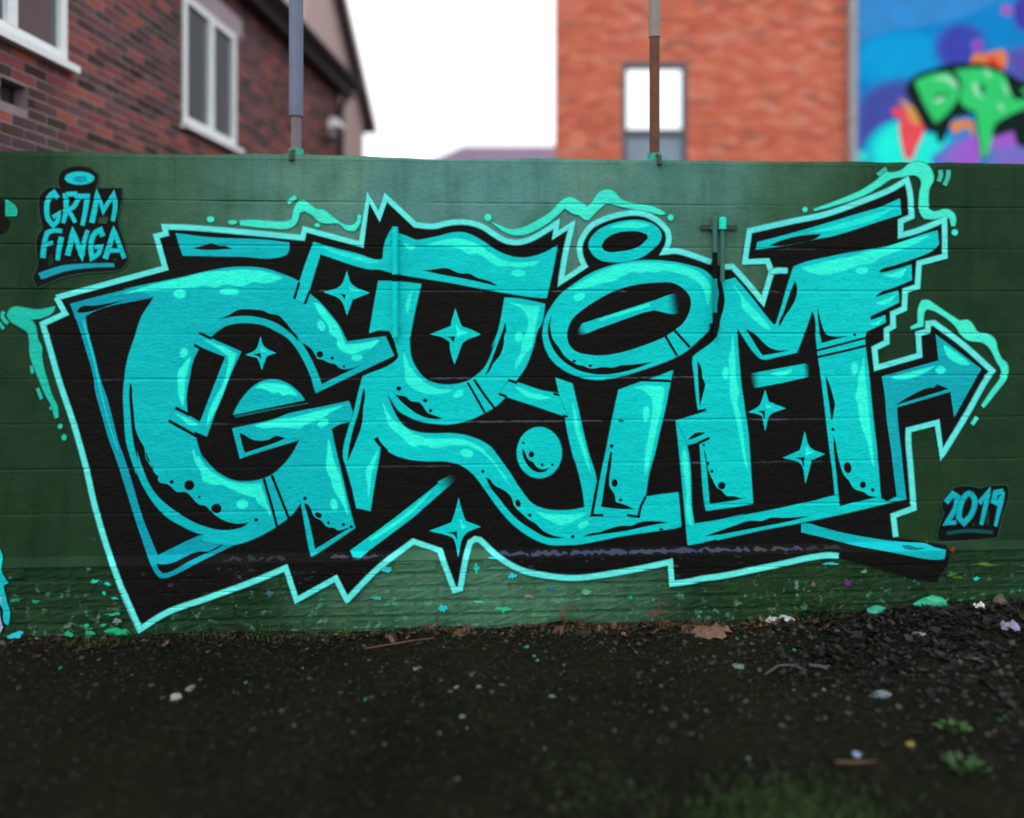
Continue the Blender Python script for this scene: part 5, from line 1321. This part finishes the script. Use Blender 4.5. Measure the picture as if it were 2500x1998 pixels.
scrap('paving_chunk', 2400, 1440, 0.05, 0.03, 0.035, (78, 70, 66), 'brownish rubble lump above the white paper scrap', 'stone', 0.4, 10)
scrap('flat_stone', 2155, 1698, 0.04, 0.026, 0.013, (96, 106, 114), 'flat pale grey stone lying alone right of centre foreground', 'stone', 0.2, 11)
scrap('flat_stone', 1803, 1630, 0.026, 0.02, 0.011, (84, 98, 98), 'flat grey stone beside the loose twig pile', 'stone', -0.5, 12)
scrap('flat_stone', 2240, 1552, 0.034, 0.018, 0.012, (110, 104, 108), 'greyish flat stone lying on the leaf litter', 'stone', 0.0, 13)
scrap('rubble_lump', 430, 1706, 0.022, 0.018, 0.014, (136, 132, 124), 'pale rubble lump on the bare dark ground at left', 'stone', 0.4, 14)
scrap('rubble_lump', 465, 1684, 0.02, 0.014, 0.012, (92, 92, 84), 'greyer rubble lump just behind the pale one', 'stone', 0.9, 15)
scrap('bottle_top', 2092, 1845, 0.014, 0.014, 0.008, (120, 140, 168), 'small bluish bottle top in the near foreground', 'litter', 0.0, 16)
scrap('yellow_leaf', 2222, 1818, 0.018, 0.012, 0.005, (120, 104, 30), 'single yellow fallen leaf near the foreground', 'leaf', 0.5, 17)
# twigs and dry stalks
m_twig = plain('dry_twig', lin((60, 66, 66)), 0.8, 0.25, 20.0); m_straw = plain('dry_brown_stalk', lin((80, 58, 42)), 0.8, 0.25, 20.0)
def twig(pts, rad, mat, label, name='twig', cat='twig'):
    P0 = put(*pts[0]); o = tag(empty(name, P0), label, cat)
    path = []
    for i, q in enumerate(pts):
        p = put(q[0], q[1], 0.008+(q[2] if len(q) > 2 else 0)); path.append(tuple(p-P0))
    MB().tube(path, [rad]*(len(path)-1)+[rad*0.5], 7).build('shaft', mat, o)
    k = path[len(path)//2]; MB().tube([k, (k[0]+0.03, k[1]-0.02, k[2]+0.01)], rad*0.5, 6).build('side_shoot', mat, o)
twig([(2335, 1606), (2370, 1614), (2402, 1623)], 0.006, m_twig, 'straight pale twig on the leaf litter at right')
twig([(1870, 1650), (1900, 1630), (1925, 1628), (1970, 1640)], 0.005, m_twig, 'bent grey twig lying on the asphalt right of centre')
twig([(1975, 1628), (2005, 1632), (2020, 1638)], 0.007, m_twig, 'short thick grey twig beside the bent one')
twig([(2040, 1866), (2085, 1868), (2140, 1864)], 0.005, m_straw, 'brown stick in the near foreground')
twig([(890, 1588), (950, 1578), (1010, 1568), (1060, 1562)], 0.004, m_straw, 'long thin stalk lying along the wall foot')
def dry_plant(px, py, hgt, lean, label, seed):
    r_ = random.Random(seed); p = put(px, py); p.y = min(p.y, PL_Y-0.03); o = tag(empty('dead_plant', p), label, 'plant', 'dried brown plants against the plinth')
    tip = (lean, 0.0, hgt)
    MB().tube([(0, 0, 0), (lean*0.3, -0.01, hgt*0.5), tip], [0.004, 0.003, 0.0015], 6).build('stem', m_straw, o)
    for k in range(7):
        t = r_.uniform(0.05, 0.95); x0, z0 = lean*t*t, hgt*t; L = r_.uniform(0.04, 0.09); a_ = r_.uniform(-2.6, 2.6)-math.pi/2
        dx, dy = math.cos(a_), min(math.sin(a_), 0.0)*0.6
        q = [(x0, -0.006, z0), (x0+dx*L*.5-.008, -0.006+dy*L*.5, z0+.004), (x0+dx*L*.5+.008, -0.006+dy*L*.5, z0-.014), (x0+dx*L, -0.006+dy*L, z0-.03)]
        MB().poly(q, [(0, 2, 1), (1, 2, 3)]).build('leaf', m_straw, o)
dry_plant(1375, 1548, 0.16, 0.02, 'taller dried brown plant leaning on the plinth under the outline curve', 4)
dry_plant(1612, 1535, 0.15, -0.01, 'dried brown plant against the plinth beside the crumpled brown paper', 5)
dry_plant(1150, 1520, 0.05, -0.05, 'low withered brown plant at the centre of the wall foot', 6)
